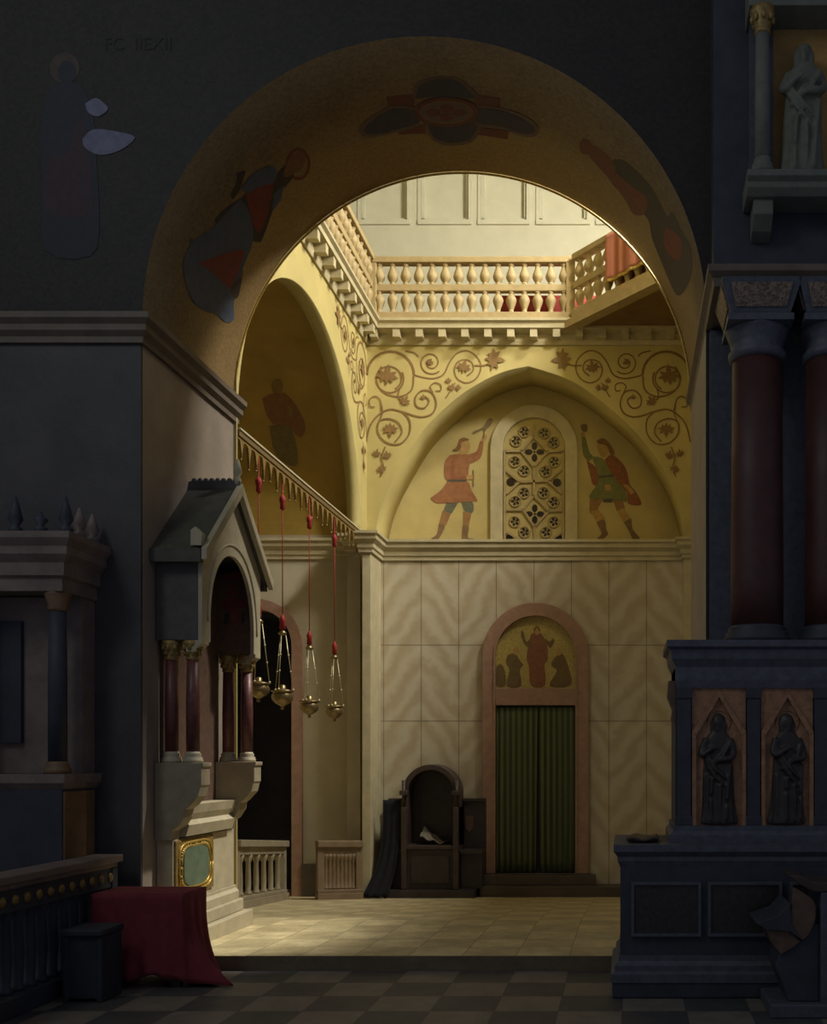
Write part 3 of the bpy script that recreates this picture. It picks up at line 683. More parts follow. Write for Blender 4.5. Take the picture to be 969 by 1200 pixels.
def lamp(px, yrim, wpx, label):
    sc = (VX - px) / 4.078; Y = F / sc; zrim = EYE + (VY - yrim) / sc; r = wpx / 2 / sc
    root = thing('hanging_lamp', (-4.078, Y, zrim - r * 1.9), label, 'lamp', 'brass lamps hanging from the tie beam')
    c = (-4.078, Y, zrim)
    mb = MB(); mb.lathe([(.02 * r, -1.75 * r), (.22 * r, -1.62 * r), (.12 * r, -1.5 * r), (.2 * r, -1.38 * r), (.62 * r, -1.15 * r), (.92 * r, -.85 * r), (1.0 * r, -.5 * r), (.9 * r, -.22 * r), (.82 * r, -.1 * r), (1.06 * r, -.04 * r), (1.06 * r, .05 * r), (.7 * r, .1 * r), (.4 * r, .22 * r), (.3 * r, .25 * r), (.3 * r, .5 * r), (.2 * r, .58 * r), (.02, .6 * r)], c, 22)
    bowl = mb.build('bowl', 'brass', root)
    mb = MB()
    for k in range(3):
        a = 2 * PI * k / 3 + .5; mb.ball((c[0] + r * .98 * math.cos(a), c[1] + r * .98 * math.sin(a), zrim + .14 * r), .13 * r, n=8)
    mb.build('chain_hook', 'chain', bowl)
    zt = zrim + .66
    mb = MB(); mb.lathe([(.01, 0), (.045, .01), (.05, .03), (.03, .05), (.012, .07)], (c[0], c[1], zt), 12); mb.build('crown', 'brass', root)
    for k in range(3):
        a = 2 * PI * k / 3 + .5; p0 = Vector((c[0] + r * .98 * math.cos(a), c[1] + r * .98 * math.sin(a), zrim + .12 * r)); p1 = Vector((c[0] + .035 * math.cos(a), c[1] + .035 * math.sin(a), zt + .02))
        mb = MB(); mb.tube([p0, p1], .005, 5)
        for j in (.33, .62): mb.ball(p0.lerp(p1, j), .013, n=8)
        mb.build('chain', 'chain', root)
    mb = MB(); mb.lathe([(.01, 0), (.035, .01), (.03, .09), (.04, .11), (.022, .15), (.012, .18)], (c[0], c[1], zt + .065), 12); mb.build('tassel', 'red_cord', root)
    mb = MB(); mb.tube([(c[0], c[1], zt + .2), (c[0], c[1], 5.14)], .006, 6); mb.build('cord', 'red_cord', root)
    mb = MB(); mb.lathe([(.01, 0), (.03, .015), (.026, .08), (.036, .1), (.036, .14), (.012, .18)], (c[0], c[1], 4.70), 12); mb.build('tassel', 'red_cord', root)
lamp(303, 801, 25, 'brass hanging lamp partly hidden behind the shrine columns')
lamp(331, 810, 25, 'largest-looking brass lamp hanging against the black doorway')
lamp(362.5, 822, 22.5, 'brass hanging lamp in front of the red marble door frame')
lamp(392, 828, 20.5, 'dark brass hanging lamp against the pale lit wall, farthest right')

# ---- two low balustrades across the recess
def low_balustrade(label, x0, y0b, x1, y1b, n, ys_=None, stn='stone'):
    """between two floor pixels"""
    def fl(px, py):
        Y = 12.0
        for _ in range(40): Y = F * (EYE - zf(Y)) / (py - VY)
        return Vector(((px - VX) * Y / F, Y, zf(Y)))
    a, b = fl(x0, y0b), fl(x1, y1b)
    if ys_: a, b = [Vector(((px - VX) * Y / F, Y, zf(Y))) for px, Y in ((x0, ys_[0]), (x1, ys_[1]))]
    root = thing('low_balustrade', tuple(a), label, 'balustrade', 'low balustrades before the recess')
    d = Vector((b.x - a.x, b.y - a.y)); Ln = d.length; d.normalize(); nn = Vector((d.y, -d.x)); H = .86
    def seg(nm, h0, h1, w, t0=0, t1=1, m=stn):
        mb = MB(); vs = []
        for h in (h0, h1):
            for t, sgn in ((t0, -1), (t1, -1), (t1, 1), (t0, 1)):
                p = a.lerp(b, t); vs.append((p.x + nn.x * w * sgn, p.y + nn.y * w * sgn, p.z + h))
        mb.add(vs, [(3, 2, 1, 0), (4, 5, 6, 7), (0, 1, 5, 4), (1, 2, 6, 5), (2, 3, 7, 6), (3, 0, 4, 7)]); return mb.build(nm, m, root, bevel=.008)
    seg('base', -.02, .10, .10); seg('plinth', .10, .15, .075); seg('top_rail', H - .09, H, .10); seg('frieze', H - .19, H - .09, .05)
    e = .10 / Ln; seg('end_post', .1, H - .09, .06, 0, e); seg('end_post', .1, H - .09, .06, 1 - e, 1)
    for k in range(n):
        t = e + (1 - 2 * e) * (k + .5) / n; p = a.lerp(b, t); h = H - .19 - .15
        mb = MB(); mb.lathe([(.05, 0), (.05, .03), (.034, .05), (.038, h * .3), (.03, h * .8), (.045, h * .86), (.05, h * .92), (.055, h)], (p.x, p.y, p.z + .15), 10); mb.build('baluster', stn, root)
low_balustrade('pale low stone balustrade beside the shrine, left of the opening', 273, 1066, 331, 1054, 6, None, 'corbel_stone')
low_balustrade('brownish low stone balustrade by the corner pilaster, right of the opening', 371, 1049, 424, 1037, 8, (14.9, 15.22), 'brown_stone')

# ---- the gabled shrine on the left pier
ya, ye, xf = 8.89, 10.30, -3.69
ym = (ya + ye) / 2
sh = thing('gabled_shrine', (XL, ym, zf(ym)), 'gabled stone shrine on red columns projecting from the left pier', 'shrine')
xw = XL + .004
zb_, ze, za = 2.80, 3.60, 4.26
# front gable slab with arched opening
def gable_outline(): return [(ya, zb_), (ya, ze), (ym, za), (ye, ze), (ye, zb_)]
op0, op1, sz, az = 9.07, 10.12, 2.98, 3.66
hw = (op1 - op0) / 2; mid = (op0 + op1) / 2
arcS = [(mid - hw * math.cos(PI * i / 28), sz + (az - sz) * math.sin(PI * i / 28) ** .9) for i in range(29)]
mb = MB(); x0, x1 = xf - .035, xf
inner = [(op0, zb_)] + arcS + [(op1, zb_)]
outer = [(ya, zb_)] + [(ya + (ye - ya) * i / 28, ze + (za - ze) * (1 - abs(i / 14 - 1))) for i in range(29)] + [(ye, zb_)]
for x in (x0, x1):
    for i in range(len(inner) - 1):
        mb.add([(x, *inner[i]), (x, *inner[i + 1]), (x, *outer[i + 1]), (x, *outer[i])], [(0, 1, 2, 3)])
for loop in (inner, outer):
    for i in range(len(loop) - 1): mb.add([(x0, *loop[i]), (x0, *loop[i + 1]), (x1, *loop[i + 1]), (x1, *loop[i])], [(0, 1, 2, 3)])
for i in (0, -1): mb.add([(x0, *inner[i]), (x0, *outer[i]), (x1, *outer[i]), (x1, *inner[i])], [(0, 1, 2, 3)])
mb.build('gable_front', 'stone', sh)
mb = MB(); am = [(mid - (hw + .07) * math.cos(PI * i / 28), sz + (az + .1 - sz) * math.sin(PI * i / 28) ** .9) for i in range(29)]
mb.tube([(xf + .002, *p) for p in am], .012, 6); mb.build('arch_moulding', 'stone', sh)
for y0_, y1_ in ((ya, ya + .14), (ye - .14, ye)):
    mb = MB(); mb.box(xw, x0, y0_, y1_, zb_, ze); mb.build('side_wall', 'stone_dark', sh, bevel=.006)
mb = MB(); mb.box(xw, XL + .03, ya + .1, ye - .1, 1.15, za - .5); tag(mb.build('back_panel', 'shrine_back', sh), 'reddish brown back of the shrine between the columns')
fig_c = lambda x, y: (180 + x / 5, 560 + y / 5)
inn = tag(MB().box(XL + .02, x0 - .01, ye - .155, ye - .139, zb_, ze - .05).build('mosaic_panel', 'bronze', sh), 'reddish mosaic inside the arch')
figure('mosaic_figure', 'small faded red and gold figures', inn, [('ang_red', [(385, 570), (470, 550), (520, 560), (515, 590), (450, 590), (390, 600)]), ('halo', [(430, 640), (460, 620), (490, 640), (490, 690), (440, 690)]), ('ang_red', [(400, 720), (470, 700), (530, 720), (530, 760), (400, 770)]), ('halo', [(450, 780), (490, 760), (510, 800), (500, 850), (455, 850)]), ('ang_dark', [(415, 800), (440, 780), (440, 850), (415, 860)]), ('ang_dark', [(515, 790), (535, 800), (535, 850), (515, 850)])], fig_c, ye - .155)
# roof
ov = .1; xr = xf + .09; zro = ze - .06
for sg in (-1, 1):
    yo = ym + sg * (ye - ya) / 2 + sg * ov; zo = ze - ov * (za - ze) / ((ye - ya) / 2)
    mb = MB(); mb.prism([(ym, za + .06), (yo, zo + .06), (yo, zo), (ym, za)], 'x', xw, xr - .03); r_ = mb.build('roof', 'slate', sh)
    mb = MB(); mb.prism([(ym, za + .085), (yo + sg * .02, zo + .07), (yo + sg * .02, zo - .03), (ym, za - .03)], 'x', xr - .05, xr); tag(mb.build('barge_board', 'stone', sh, bevel=.006), 'pale raking moulding')
    e_ = MB()
    for k in range(7): xk = xw + .03 + k * (xr - .1 - xw) / 7; e_.ball((xk + .02, yo - sg * .01, zo + .065), .03, .02, .022, n=8)
    e_.box(xw, xr - .06, min(yo + sg * .012, yo - sg * .05), max(yo + sg * .012, yo - sg * .05), zo - .045, zo + .068); e_.build('eaves_cresting', 'slate', r_)
mb = MB()
mb.box(xw, xr - .02, ym - .025, ym + .025, za + .03, za + .1)
for k in range(8): mb.ball((xw + .04 + k * .055, ym, za + .105), .03, .02, .035, n=8)
mb.build('ridge_cresting', 'stone_dark', sh)
mb = MB(); mb.lathe([(.03, 0), (.035, .05), (.02, .08), (.04, .12), (.03, .18), (.012, .24)], (xr - .05, ym, za + .07), 12); mb.build('finial', 'stone', sh)
yo = ya - ov
mb = MB(); mb.prism([(xr - .14, ze), (xr - .14, ze + .13), (xr - .1, ze + .16), (xr - .04, ze + .1), (xr - .05, ze)], 'y', yo - .02, yo + .05); mb.build('eaves_scroll', 'stone', sh)
# console ends under the gable legs, columns
for yy in (ya + .07, ye - .07):
    mb = MB(); mb.prism([(xf, zb_), (xf, zb_ - .03), (xf - .05, zb_ - .07), (xf - .06, zb_ - .1), (xf - .14, zb_ - .1), (xf - .14, zb_)], 'y', yy - .07, yy + .07); mb.build('console_end', 'stone', sh)
    for xx in ((-3.985, -3.80)):
        cb = 1.735; ct = zb_ - .002
        mb = MB(); mb.lathe([(.056, .09), (.057, .5), (.05, ct - cb - .16)], (xx, yy, cb), 18); c_ = mb.build('column', 'red_marble', sh)
        mb = MB(); mb.lathe([(.052, ct - .17), (.062, ct - .16), (.055, ct - .145), (.062, ct - .1), (.085, ct - .035), (.085, ct)], (xx, yy, 0), 12)
        for q in range(8):
            a = 2 * PI * q / 8; mb.ball((xx + .072 * math.cos(a), yy + .072 * math.sin(a), ct - .06), .02, .02, .03, n=8); mb.ball((xx + .062 * math.cos(a + .4), yy + .062 * math.sin(a + .4), ct - .11), .015, .015, .026, n=6)
        tag(mb.build('capital', 'gold_dark', c_), 'gilt leaf capital')
        mb = MB(); mb.lathe([(.085, 0), (.085, .025), (.078, .03), (.08, .045), (.062, .055), (.072, .07), (.06, .085), (.055, .1)], (xx, yy, cb), 18); tag(mb.build('base', 'stone', c_), 'pale moulded base')
# corbels
cp = [(xw, 1.735), (xf + .015, 1.735), (xf + .015, 1.70), (xf, 1.69), (xf, 1.54), (xf - .012, 1.52), (xf - .03, 1.44), (xf - .1, 1.36), (xf - .14, 1.33), (xf - .15, 1.26), (xf - .2, 1.18), (xf - .26, 1.14), (xf - .27, 1.06), (xw, 1.06)]
for y0_, y1_ in ((ya - .02, ya + .17), (ye - .17, ye + .02)):
    mb = MB(); mb.prism(cp, 'y', y0_, y1_); tag(mb.build('corbel', 'corbel_stone', sh, bevel=.006), 'scrolled stone corbel carrying a pair of red columns')
# mid ledge and pedestal
xp = -3.955
mb = MB(); mb.prism([(xw, 1.36), (xp + .09, 1.36), (xp + .07, 1.28), (xp + .04, 1.22), (xp + .08, 1.18), (xp + .05, 1.08), (xw, 1.06)], 'y', ya + .17, ye - .17); mb.build('ledge', 'stone', sh)
zfl = zf(ym)
mb = MB(); mb.box(xw, xp, ya + .02, ye, .5, 1.06); mb.build('pedestal', 'stone', sh, bevel=.006)
pf = MB(); yc_, zc_ = 9.34, .80
pf.box(xp - .004, xp + .02, yc_ - .41, yc_ + .41, zc_ - .25, zc_ + .25); pf = pf.build('gilt_frame', 'gold_dark', sh, bevel=.01)
mb = MB()
for i in range(2):
    k = .385 - .06 * i
    pts = [(xp + .024, yc_ + (k * .92) * math.copysign(abs(math.cos(t)) ** .45, math.cos(t)), zc_ + (k * .57) * math.copysign(abs(math.sin(t)) ** .45, math.sin(t))) for t in [2 * PI * j / 40 for j in range(41)]]
    mb.tube(pts, .012, 6)
for j in range(40):
    t = 2 * PI * j / 40; mb.ball((xp + .022, yc_ + .31 * math.copysign(abs(math.cos(t)) ** .5, math.cos(t)), zc_ + .195 * math.copysign(abs(math.sin(t)) ** .5, math.sin(t))), .014, n=6)
mb.build('scrollwork', 'gilt', pf)
mb = MB(); vs = [(yc_ + .27 * math.copysign(abs(math.cos(t)) ** .6, math.cos(t)), zc_ + .178 * math.copysign(abs(math.sin(t)) ** .6, math.sin(t))) for t in [2 * PI * j / 40 for j in range(40)]]
mb.prism(vs, 'x', xp + .01, xp + .032); tag(mb.build('green_disc', 'green_glass', pf), 'rounded green stone inset')
mb = MB(); mb.prism([(xw, .5), (xp + .02, .5), (xp + .02, .47), (xp + .05, .44), (xp + .05, .36), (xw, .36)], 'y', ya + .02, ye); mb.build('base_moulding', 'stone', sh)
for i, (xx, h0, h1, y0_, y1_) in enumerate(((xp + .08, .24, .36, ya, ye + .05), (xp + .15, zf(ye + .3) - .01, .24, ya - .05, ye + .12))):
    mb = MB(); mb.box(xw, xx, y0_, y1_, h0, h1); mb.build('base_step', 'stone', sh, bevel=.012)

# ---- throne, benches, black cloth, pale cloth by the back wall
yt0, yt1 = 15.42, YB - .02
zT = zf(15.5)
def T(px, py, Y=15.42): p = P(px, py, Y); return p.x, p.z
xa, zt1 = T(470, 896); xb, _ = T(537, 896)
th = thing('throne', ((xa + xb) / 2, 15.7, zT), 'dark wooden throne with an arched hooded back left of the doorway', 'throne')
xc, hwid = (xa + xb) / 2, (xb - xa) / 2
zsp = zt1 - hwid
arch_ring(MB(), xc, zsp, hwid - .085, hwid, .42, yt0 + .06, yt1 - .05).build('arched_hood', 'wood_lit', th, bevel=.01)
mb = MB(); mb.prism([(xc - hwid + .05, .3)] + arc_pts(xc, zsp, hwid - .06, 20) + [(xc + hwid - .05, .3)], 'y', yt1 - .08, yt1); mb.build('back_board', 'wood', th)
mb = MB(); mb.box(xa + .04, xb - .04, yt0, yt1 - .08, .38, .44); mb.build('seat', 'wood_lit', th, bevel=.01)
mb = MB(); mb.box(xa + .05, xb - .05, yt0 + .04, yt1 - .08, zT + .13, .38); mb.box(xa + .14, xb - .14, yt0 + .025, yt0 + .05, zT + .22, .28); mb.build('seat_front', 'wood', th, bevel=.008)
for x in (xa, xb - .08):
    mb = MB(); mb.box(x, x + .08, yt0 - .02, yt1 - .05, zT + .13, 1.02); mb.box(x - .02, x + .1, yt0 - .04, yt0 + .06, zsp - .03, zsp + .04); mb.build('side_panel', 'wood_lit', th, bevel=.01)
for x in (xa + .03, xb - .03): mb = MB(); mb.lathe([(.03, 0), (.025, .2), (.03, .4), (.022, zsp - 1.02)], (x, yt0 + .03, 1.02), 10); mb.build('hood_post', 'wood_lit', th)
mb = MB(); mb.box(T(452, 0)[0], T(557, 0)[0], yt0 - .12, yt1, zT - .06, zT + .13); mb.build('footboard', 'wood', th, bevel=.01)
for (pa, pb, lab) in ((447.5, 470.5, 'dark wooden bench end left of the throne, beside the black cloth'), (537, 564.5, 'dark wooden bench right of the throne with a small bronze plaque')):
    x0_, x1_ = T(pa, 0)[0], T(pb, 0)[0]
    if pa > 500: x0_ += .01; x1_ -= .0
    else: x1_ -= .012
    bb = thing('wall_bench', ((x0_ + x1_) / 2, 15.8, zT), lab, 'bench')
    mb = MB(); mb.box(x0_, x1_, 15.86, YB - .02, zT + .14, 1.09); mb.build('back_board', 'wood', bb, bevel=.008)
    mb = MB(); mb.box(x0_, x1_, 15.5, 15.86, .30, .36); mb.build('seat', 'wood', bb, bevel=.008)
    mb = MB(); mb.box(x0_ + .01, x1_ - .01, 15.55, 15.86, zT + .135, .30); mb.build('seat_front', 'wood', bb)
    mb = MB(); mb.box(x0_, x1_, 15.83, YB - .02, 1.09, 1.13); mb.build('top_rail', 'wood_lit', bb)
    if pa > 500:
        x_, z_ = T(550, 966, 15.86); mb = MB(); mb.prism([(x_ - .06, z_ + .13), (x_ + .06, z_ + .13), (x_ + .06, z_ - .05), (x_, z_ - .12), (x_ - .06, z_ - .05)], 'y', 15.845, 15.861); tag(mb.build('plaque', 'bronze', bb), 'small pale bronze plaque')
def bc(u, v):   # black cloth falling from the bench and spreading on the floor
    h = 1.11; x0_, x1_ = T(448, 0)[0], T(470, 0)[0] - .03
    sp = (1 - v) ** 3
    x = x0_ + (x1_ - x0_) * u - .27 * sp * (1 - .5 * u); y = 15.46 - .24 * sp - .0 * u + .02 * math.sin(u * 17) * (1 - v)
    z = zf(15.2) + .015 + (h - zf(15.2)) * v
    return (x, y, z)
mb = MB(); mb.grid(bc, 24, 22)
tag(mb.build('black_cloth', 'black_cloth', solid=.012), 'black cloth hanging from the bench and trailing on the floor', 'cloth')
def pcf(u, v): return (xc - .17 + .36 * u, yt0 + .1 + .3 * v, .452 + .22 * max(0, 1 - 1.2 * u) * (.4 + .6 * v) + .02 * math.sin(u * 13 + v * 7) + .02)
mb = MB(); mb.grid(pcf, 14, 12); tag(mb.build('folded_linen', 'pale_cloth', solid=.014), 'pale linen lying folded on the throne seat', 'cloth')

# ================================================================== MURALS ON THE GREAT ARCH AND FRONT WALL
def soffit_pt(px, py):
    dx, dz = (px - VX) / F, (VY - py) / F
    a = dx * dx + dz * dz; b = 2 * (dx * -CX + dz * (EYE - CZ)); c = CX * CX + (EYE - CZ) ** 2 - R * R
    t = (-b + math.sqrt(max(0, b * b - 4 * a * c))) / (2 * a)
    return math.atan2(EYE + t * dz - CZ, t * dx - CX), t
def soffit_mural(name, label, shapes, conv):
    mats = []; mb = MB()
    for i, (m, pts) in enumerate(shapes):
        if m not in mats: mats.append(m)
        q = [soffit_pt(*conv(*p)) for p in pts]
        if len(q) > 4: q = [(v[0], v[1]) for v in smooth_line(q + [q[0]], 3)[:-1]]
        bm = bmesh.new(); bm.faces.new([bm.verts.new((a, y, 0)) for a, y in q])
        for k in range(-10, 90):
            g = bm.verts[:] + bm.edges[:] + bm.faces[:]
            bmesh.ops.bisect_plane(bm, geom=g, plane_co=(k * .05, 0, 0), plane_no=(1, 0, 0), dist=1e-6)
        bm.verts.index_update(); rr = R - .0025 - .0007 * i
        mb.add([(CX + rr * math.cos(v.co.x), min(max(v.co.y, Y1 + .01), Y2 - .01), CZ + rr * math.sin(v.co.x)) for v in bm.verts], [[v.index for v in f.verts] for f in bm.faces], mats.index(m)); bm.free()
    return tag(mb.build(name, mats, wf, fix=False), label)
def ell(cx, cy, rx, ry, n=28): return [(cx + rx * math.cos(2 * PI * k / n), cy + ry * math.sin(2 * PI * k / n)) for k in range(n)]
cL = lambda x, y: (190 + x / 4.615, 140 + y / 4.615)
soffit_mural('mosaic_figure', 'mosaic saint in blue and red robes on the left of the arch soffit', [
    ('halo', ell(735, 240, 66, 88)), ('soffit', ell(735, 240, 50, 70)),
    ('ang_dark', [(620, 290), (690, 230), (720, 260), (700, 320), (640, 380), (600, 370)]), ('ang_skin', [(690, 200), (740, 170), (775, 200), (760, 260), (700, 300), (660, 310), (660, 270)]),
    ('ang_dark', [(400, 290), (445, 275), (440, 310), (415, 380), (380, 430), (370, 400), (400, 340)]),
    ('ang_dark', [(420, 430), (330, 490), (290, 570), (500, 660), (545, 630), (600, 480), (655, 350), (600, 330), (460, 400)]),
    ('ang_blue', [(420, 430), (340, 510), (270, 585), (160, 650), (135, 610), (150, 680), (120, 740), (110, 800), (130, 900), (170, 990), (240, 1040), (290, 1050), (340, 1095), (385, 1080), (385, 980), (410, 950), (405, 900), (435, 800), (490, 650), (470, 500)]),
    ('ang_blue', [(425, 370), (480, 300), (560, 255), (612, 262), (600, 340), (460, 395)]), ('ang_blue', [(600, 400), (655, 345), (640, 430), (590, 500)]),
    ('ang_red', [(450, 400), (590, 345), (582, 440), (550, 560), (520, 605), (485, 560)]), ('ang_red', [(190, 775), (300, 735), (420, 700), (438, 740), (370, 905), (335, 890), (260, 820)]),
    ('ang_dark', [(420, 850), (435, 810), (410, 950), (380, 960), (365, 910)])], cL)
cR = lambda x, y: (660 + x / 4.615, 140 + y / 4.615)
soffit_mural('mosaic_figure', 'dark mosaic figure in a blue-black robe on the right of the arch soffit', [
    ('halo', ell(120, 145, 34, 44)), ('ang_dark', [(270, 215), (330, 222), (430, 310), (500, 400), (560, 520), (590, 500), (640, 600), (690, 700), (690, 850), (640, 945), (600, 930), (540, 790), (480, 640), (460, 540), (360, 440), (260, 340), (285, 285)]),
    ('halo', [(125, 150), (170, 140), (265, 220), (290, 290), (400, 380), (455, 430), (440, 510), (380, 510), (340, 440), (240, 310), (145, 205)]),
    ('ang_red', [(560, 580), (640, 650), (625, 760), (565, 720), (545, 650)]), ('ang_red', [(360, 390), (420, 400), (400, 440)])], cR)
cM = lambda x, y: (390 + x / 3.589, 60 + y / 3.589)
soffit_mural('mosaic_medallion', 'oval mosaic medallion with four wings at the crown of the arch', [
    ('med_red', [(225, 190), (340, 180), (345, 235), (230, 230)]), ('med_red', [(590, 182), (705, 195), (705, 240), (600, 230)]), ('med_red', [(600, 320), (740, 335), (735, 370), (600, 350)]), ('med_red', [(270, 330), (390, 310), (390, 345), (280, 350)]),
    ('med_line', [(345, 235), (250, 228), (170, 268), (112, 318), (128, 358), (220, 352), (365, 308)]), ('med_line', [(598, 226), (700, 234), (795, 264), (858, 308), (858, 352), (800, 358), (720, 328), (600, 306)]),
    ('med_line', [(335, 195), (350, 135), (425, 106), (525, 110), (580, 152), (600, 195)]), ('med_line', [(385, 305), (412, 365), (478, 394), (562, 388), (608, 355), (606, 296)]),
    ('med_blue', [(345, 246), (255, 240), (180, 278), (134, 320), (145, 345), (220, 340), (360, 298)]), ('med_blue', [(600, 238), (700, 246), (785, 276), (842, 315), (842, 340), (800, 344), (720, 316), (600, 296)]),
    ('med_blue', [(348, 195), (362, 145), (430, 118), (520, 122), (566, 160), (588, 195)]), ('med_blue', [(398, 308), (424, 356), (480, 380), (556, 374), (594, 345), (592, 300)]),
    ('med_red', ell(478, 252, 134, 62)), ('soffit', ell(478, 252, 112, 48)), ('med_line', ell(478, 252, 108, 45)),
    ('med_red', ell(425, 252, 32, 16)), ('med_red', ell(533, 252, 32, 16)), ('med_red', ell(479, 234, 30, 17)), ('med_red', ell(479, 270, 30, 17))], cM)
cU = lambda x, y: (x / 3, y / 3)
figure('mosaic_figure', 'almost black haloed mosaic figure on the upper left wall', wf, [('dk_halo', ell(228, 240, 52, 54)), ('dk_blue', ell(236, 256, 32, 42)), ('dk_blue', [(170, 320), (230, 290), (290, 310), (330, 420), (340, 560), (350, 780), (320, 900), (160, 880), (150, 640), (145, 460)]), ('dk_red', [(270, 430), (300, 450), (330, 690), (300, 760), (160, 740), (170, 560), (240, 540)])], cU, Y1)
for lab, pts in (('small pale bare patch of wall beside the dark figure', [(300, 365), (335, 345), (365, 362), (380, 385), (345, 410), (310, 395)]), ('larger pale bare patch of wall beside the dark figure', [(290, 490), (330, 455), (420, 465), (475, 485), (420, 530), (350, 545), (300, 520)])):
    figure('bare_patch', lab, wf, [('patch', pts)], cU, Y1 - .003)
def letters(text, px, py, hpx, parent, y, m):
    c = bpy.data.curves.new('inscription', 'FONT'); c.body = text; c.size = hpx * Y1 / F * 1.35; c.extrude = .0012
    o = bpy.data.objects.new('inscription_tmp', c); COL.objects.link(o)
    dg = bpy.context.evaluated_depsgraph_get(); me = bpy.data.meshes.new_from_object(o.evaluated_get(dg)); bpy.data.objects.remove(o)
    o = bpy.data.objects.new('inscription', me); COL.objects.link(o); me.materials.append(M[m]); o.parent = parent
    o.rotation_euler = (PI / 2, 0, 0); o.location = P(px, py, y); return o
tag(letters('FC  IIEXII', 122, 58, 15, wf, Y1 - .003, 'letter'), 'faint dark capital letters')
# faded figure on the shadowed side of the recess vault
def vault_mural(name, label, parent, shapes, conv):
    mats = []; mb = MB(); RV = YR - LY
    def hit(px, py):
        dx, dz = (px - VX) / F, (VY - py) / F
        a = 1 + dz * dz; b = 2 * (-LY + dz * (EYE - LZ)); c = LY * LY + (EYE - LZ) ** 2 - RV * RV
        t = (-b + math.sqrt(max(0, b * b - 4 * a * c))) / (2 * a)
        return math.atan2(EYE + t * dz - LZ, t - LY), t * dx
    for i, (m, pts) in enumerate(shapes):
        if m not in mats: mats.append(m)
        q = [hit(*conv(*p)) for p in pts]; q = [(v[0], v[1]) for v in smooth_line(q + [q[0]], 3)[:-1]]
        bm = bmesh.new(); bm.faces.new([bm.verts.new((a, x, 0)) for a, x in q])
        for k in range(-10, 90): bmesh.ops.bisect_plane(bm, geom=bm.verts[:] + bm.edges[:] + bm.faces[:], plane_co=(k * .05, 0, 0), plane_no=(1, 0, 0), dist=1e-6)
        bm.verts.index_update(); rr = RV - .006 - .001 * i
        mb.add([(v.co.y, LY + rr * math.cos(v.co.x), LZ + rr * math.sin(v.co.x)) for v in bm.verts], [[v.index for v in f.verts] for f in bm.faces], mats.index(m)); bm.free()
    return tag(mb.build(name, mats, parent, fix=False), label)
cV = lambda x, y: (260 + x / 3.158, 280 + y / 3.158)
vault_mural('painted_figure', 'faded red and blue saint on the shadowed recess vault', cr_, [('va_dark', ell(205, 545, 22, 28)), ('va_red', [(150, 590), (190, 570), (240, 575), (290, 640), (310, 700), (290, 735), (250, 700), (200, 690), (165, 650)]), ('va_dark', [(240, 620), (258, 625), (262, 655), (245, 655)]), ('va_blue', [(175, 690), (250, 695), (275, 760), (275, 840), (200, 800)])], cV)

# ================================================================== RIGHT FOREGROUND
# ---- plinth
def Rr(px, py, Y): p = P(px, py, Y); return p.x, p.z
yp = F / 158; xpl = (722 - VX) / 158; zpt = EYE - 105 / 158
pt_ = thing('monument_plinth', (.9, 8.1, 0), 'broad dark stone plinth with sunk panels under the figured screen', 'plinth')
XQ = 2.6; ypb = 8.56
mb = MB(); mb.box(xpl + .03, XQ, yp + .03, ypb, .12, zpt - .1); bd = mb.build('body', 'blue_stone', pt_)
mb = MB(); mb.sweep([(-.02, zpt - .17), (.0, zpt - .17), (.02, zpt - .12), (.02, zpt - .09), (.05, zpt - .05), (.05, zpt), (-.3, zpt)], [(xpl + .03, ypb), (xpl + .03, yp + .03), (XQ, yp + .03)], -1 if False else 1)
mb.v = mb.v; mb.build('top_moulding', 'blue_light', pt_)
mb = MB(); mb.box(xpl + .03, XQ, yp + .03, ypb, zpt - .1, zpt - .002); mb.build('top_slab', 'blue_stone', pt_)
mb = MB(); mb.sweep([(-.02, .12), (.07, .12), (.07, .18), (.04, .2), (.04, .24), (.01, .27), (.01, .31), (-.02, .31)], [(xpl + .03, ypb), (xpl + .03, yp + .03), (XQ, yp + .03)], 1); mb.build('base_moulding', 'blue_light', pt_)
mb = MB(); mb.box(xpl - .03, XQ, yp - .03, ypb, 0, .13); mb.build('foot', 'blue_stone', pt_, bevel=.015)
for a, b in ((743, 818), (833, 913), (929, 1010)):
    xa, z0_ = Rr(a, 1094, yp); xb, z1_ = Rr(b, 1037, yp)
    mb = MB(); mb.box(xa, xb, yp + .015, yp + .032, z0_, z1_); i_ = tag(mb.build('sunk_panel', 'panel_brown', pt_), 'dark porphyry inset')
    f = MB(); w = .022
    for q in ((xa - w, xb + w, z0_ - w, z0_), (xa - w, xb + w, z1_, z1_ + w), (xa - w, xa, z0_, z1_), (xb, xb + w, z0_, z1_)): f.box(q[0], q[1], yp - .002, yp + .032, q[2], q[3])
    f.build('panel_frame', 'blue_light', i_)
mb = MB(); q = P(755, 990, 7.9)
def rug(u, v): return (xpl + .08 + .24 * u, yp + .12 + .35 * v, zpt + .03 + .01 * math.sin(u * 9 + v * 5))
mb.grid(rug, 12, 8); tag(mb.build('folded_cloth', 'wood_lit', solid=.02), 'small brown cloth lying on the plinth top at its left end', 'cloth')
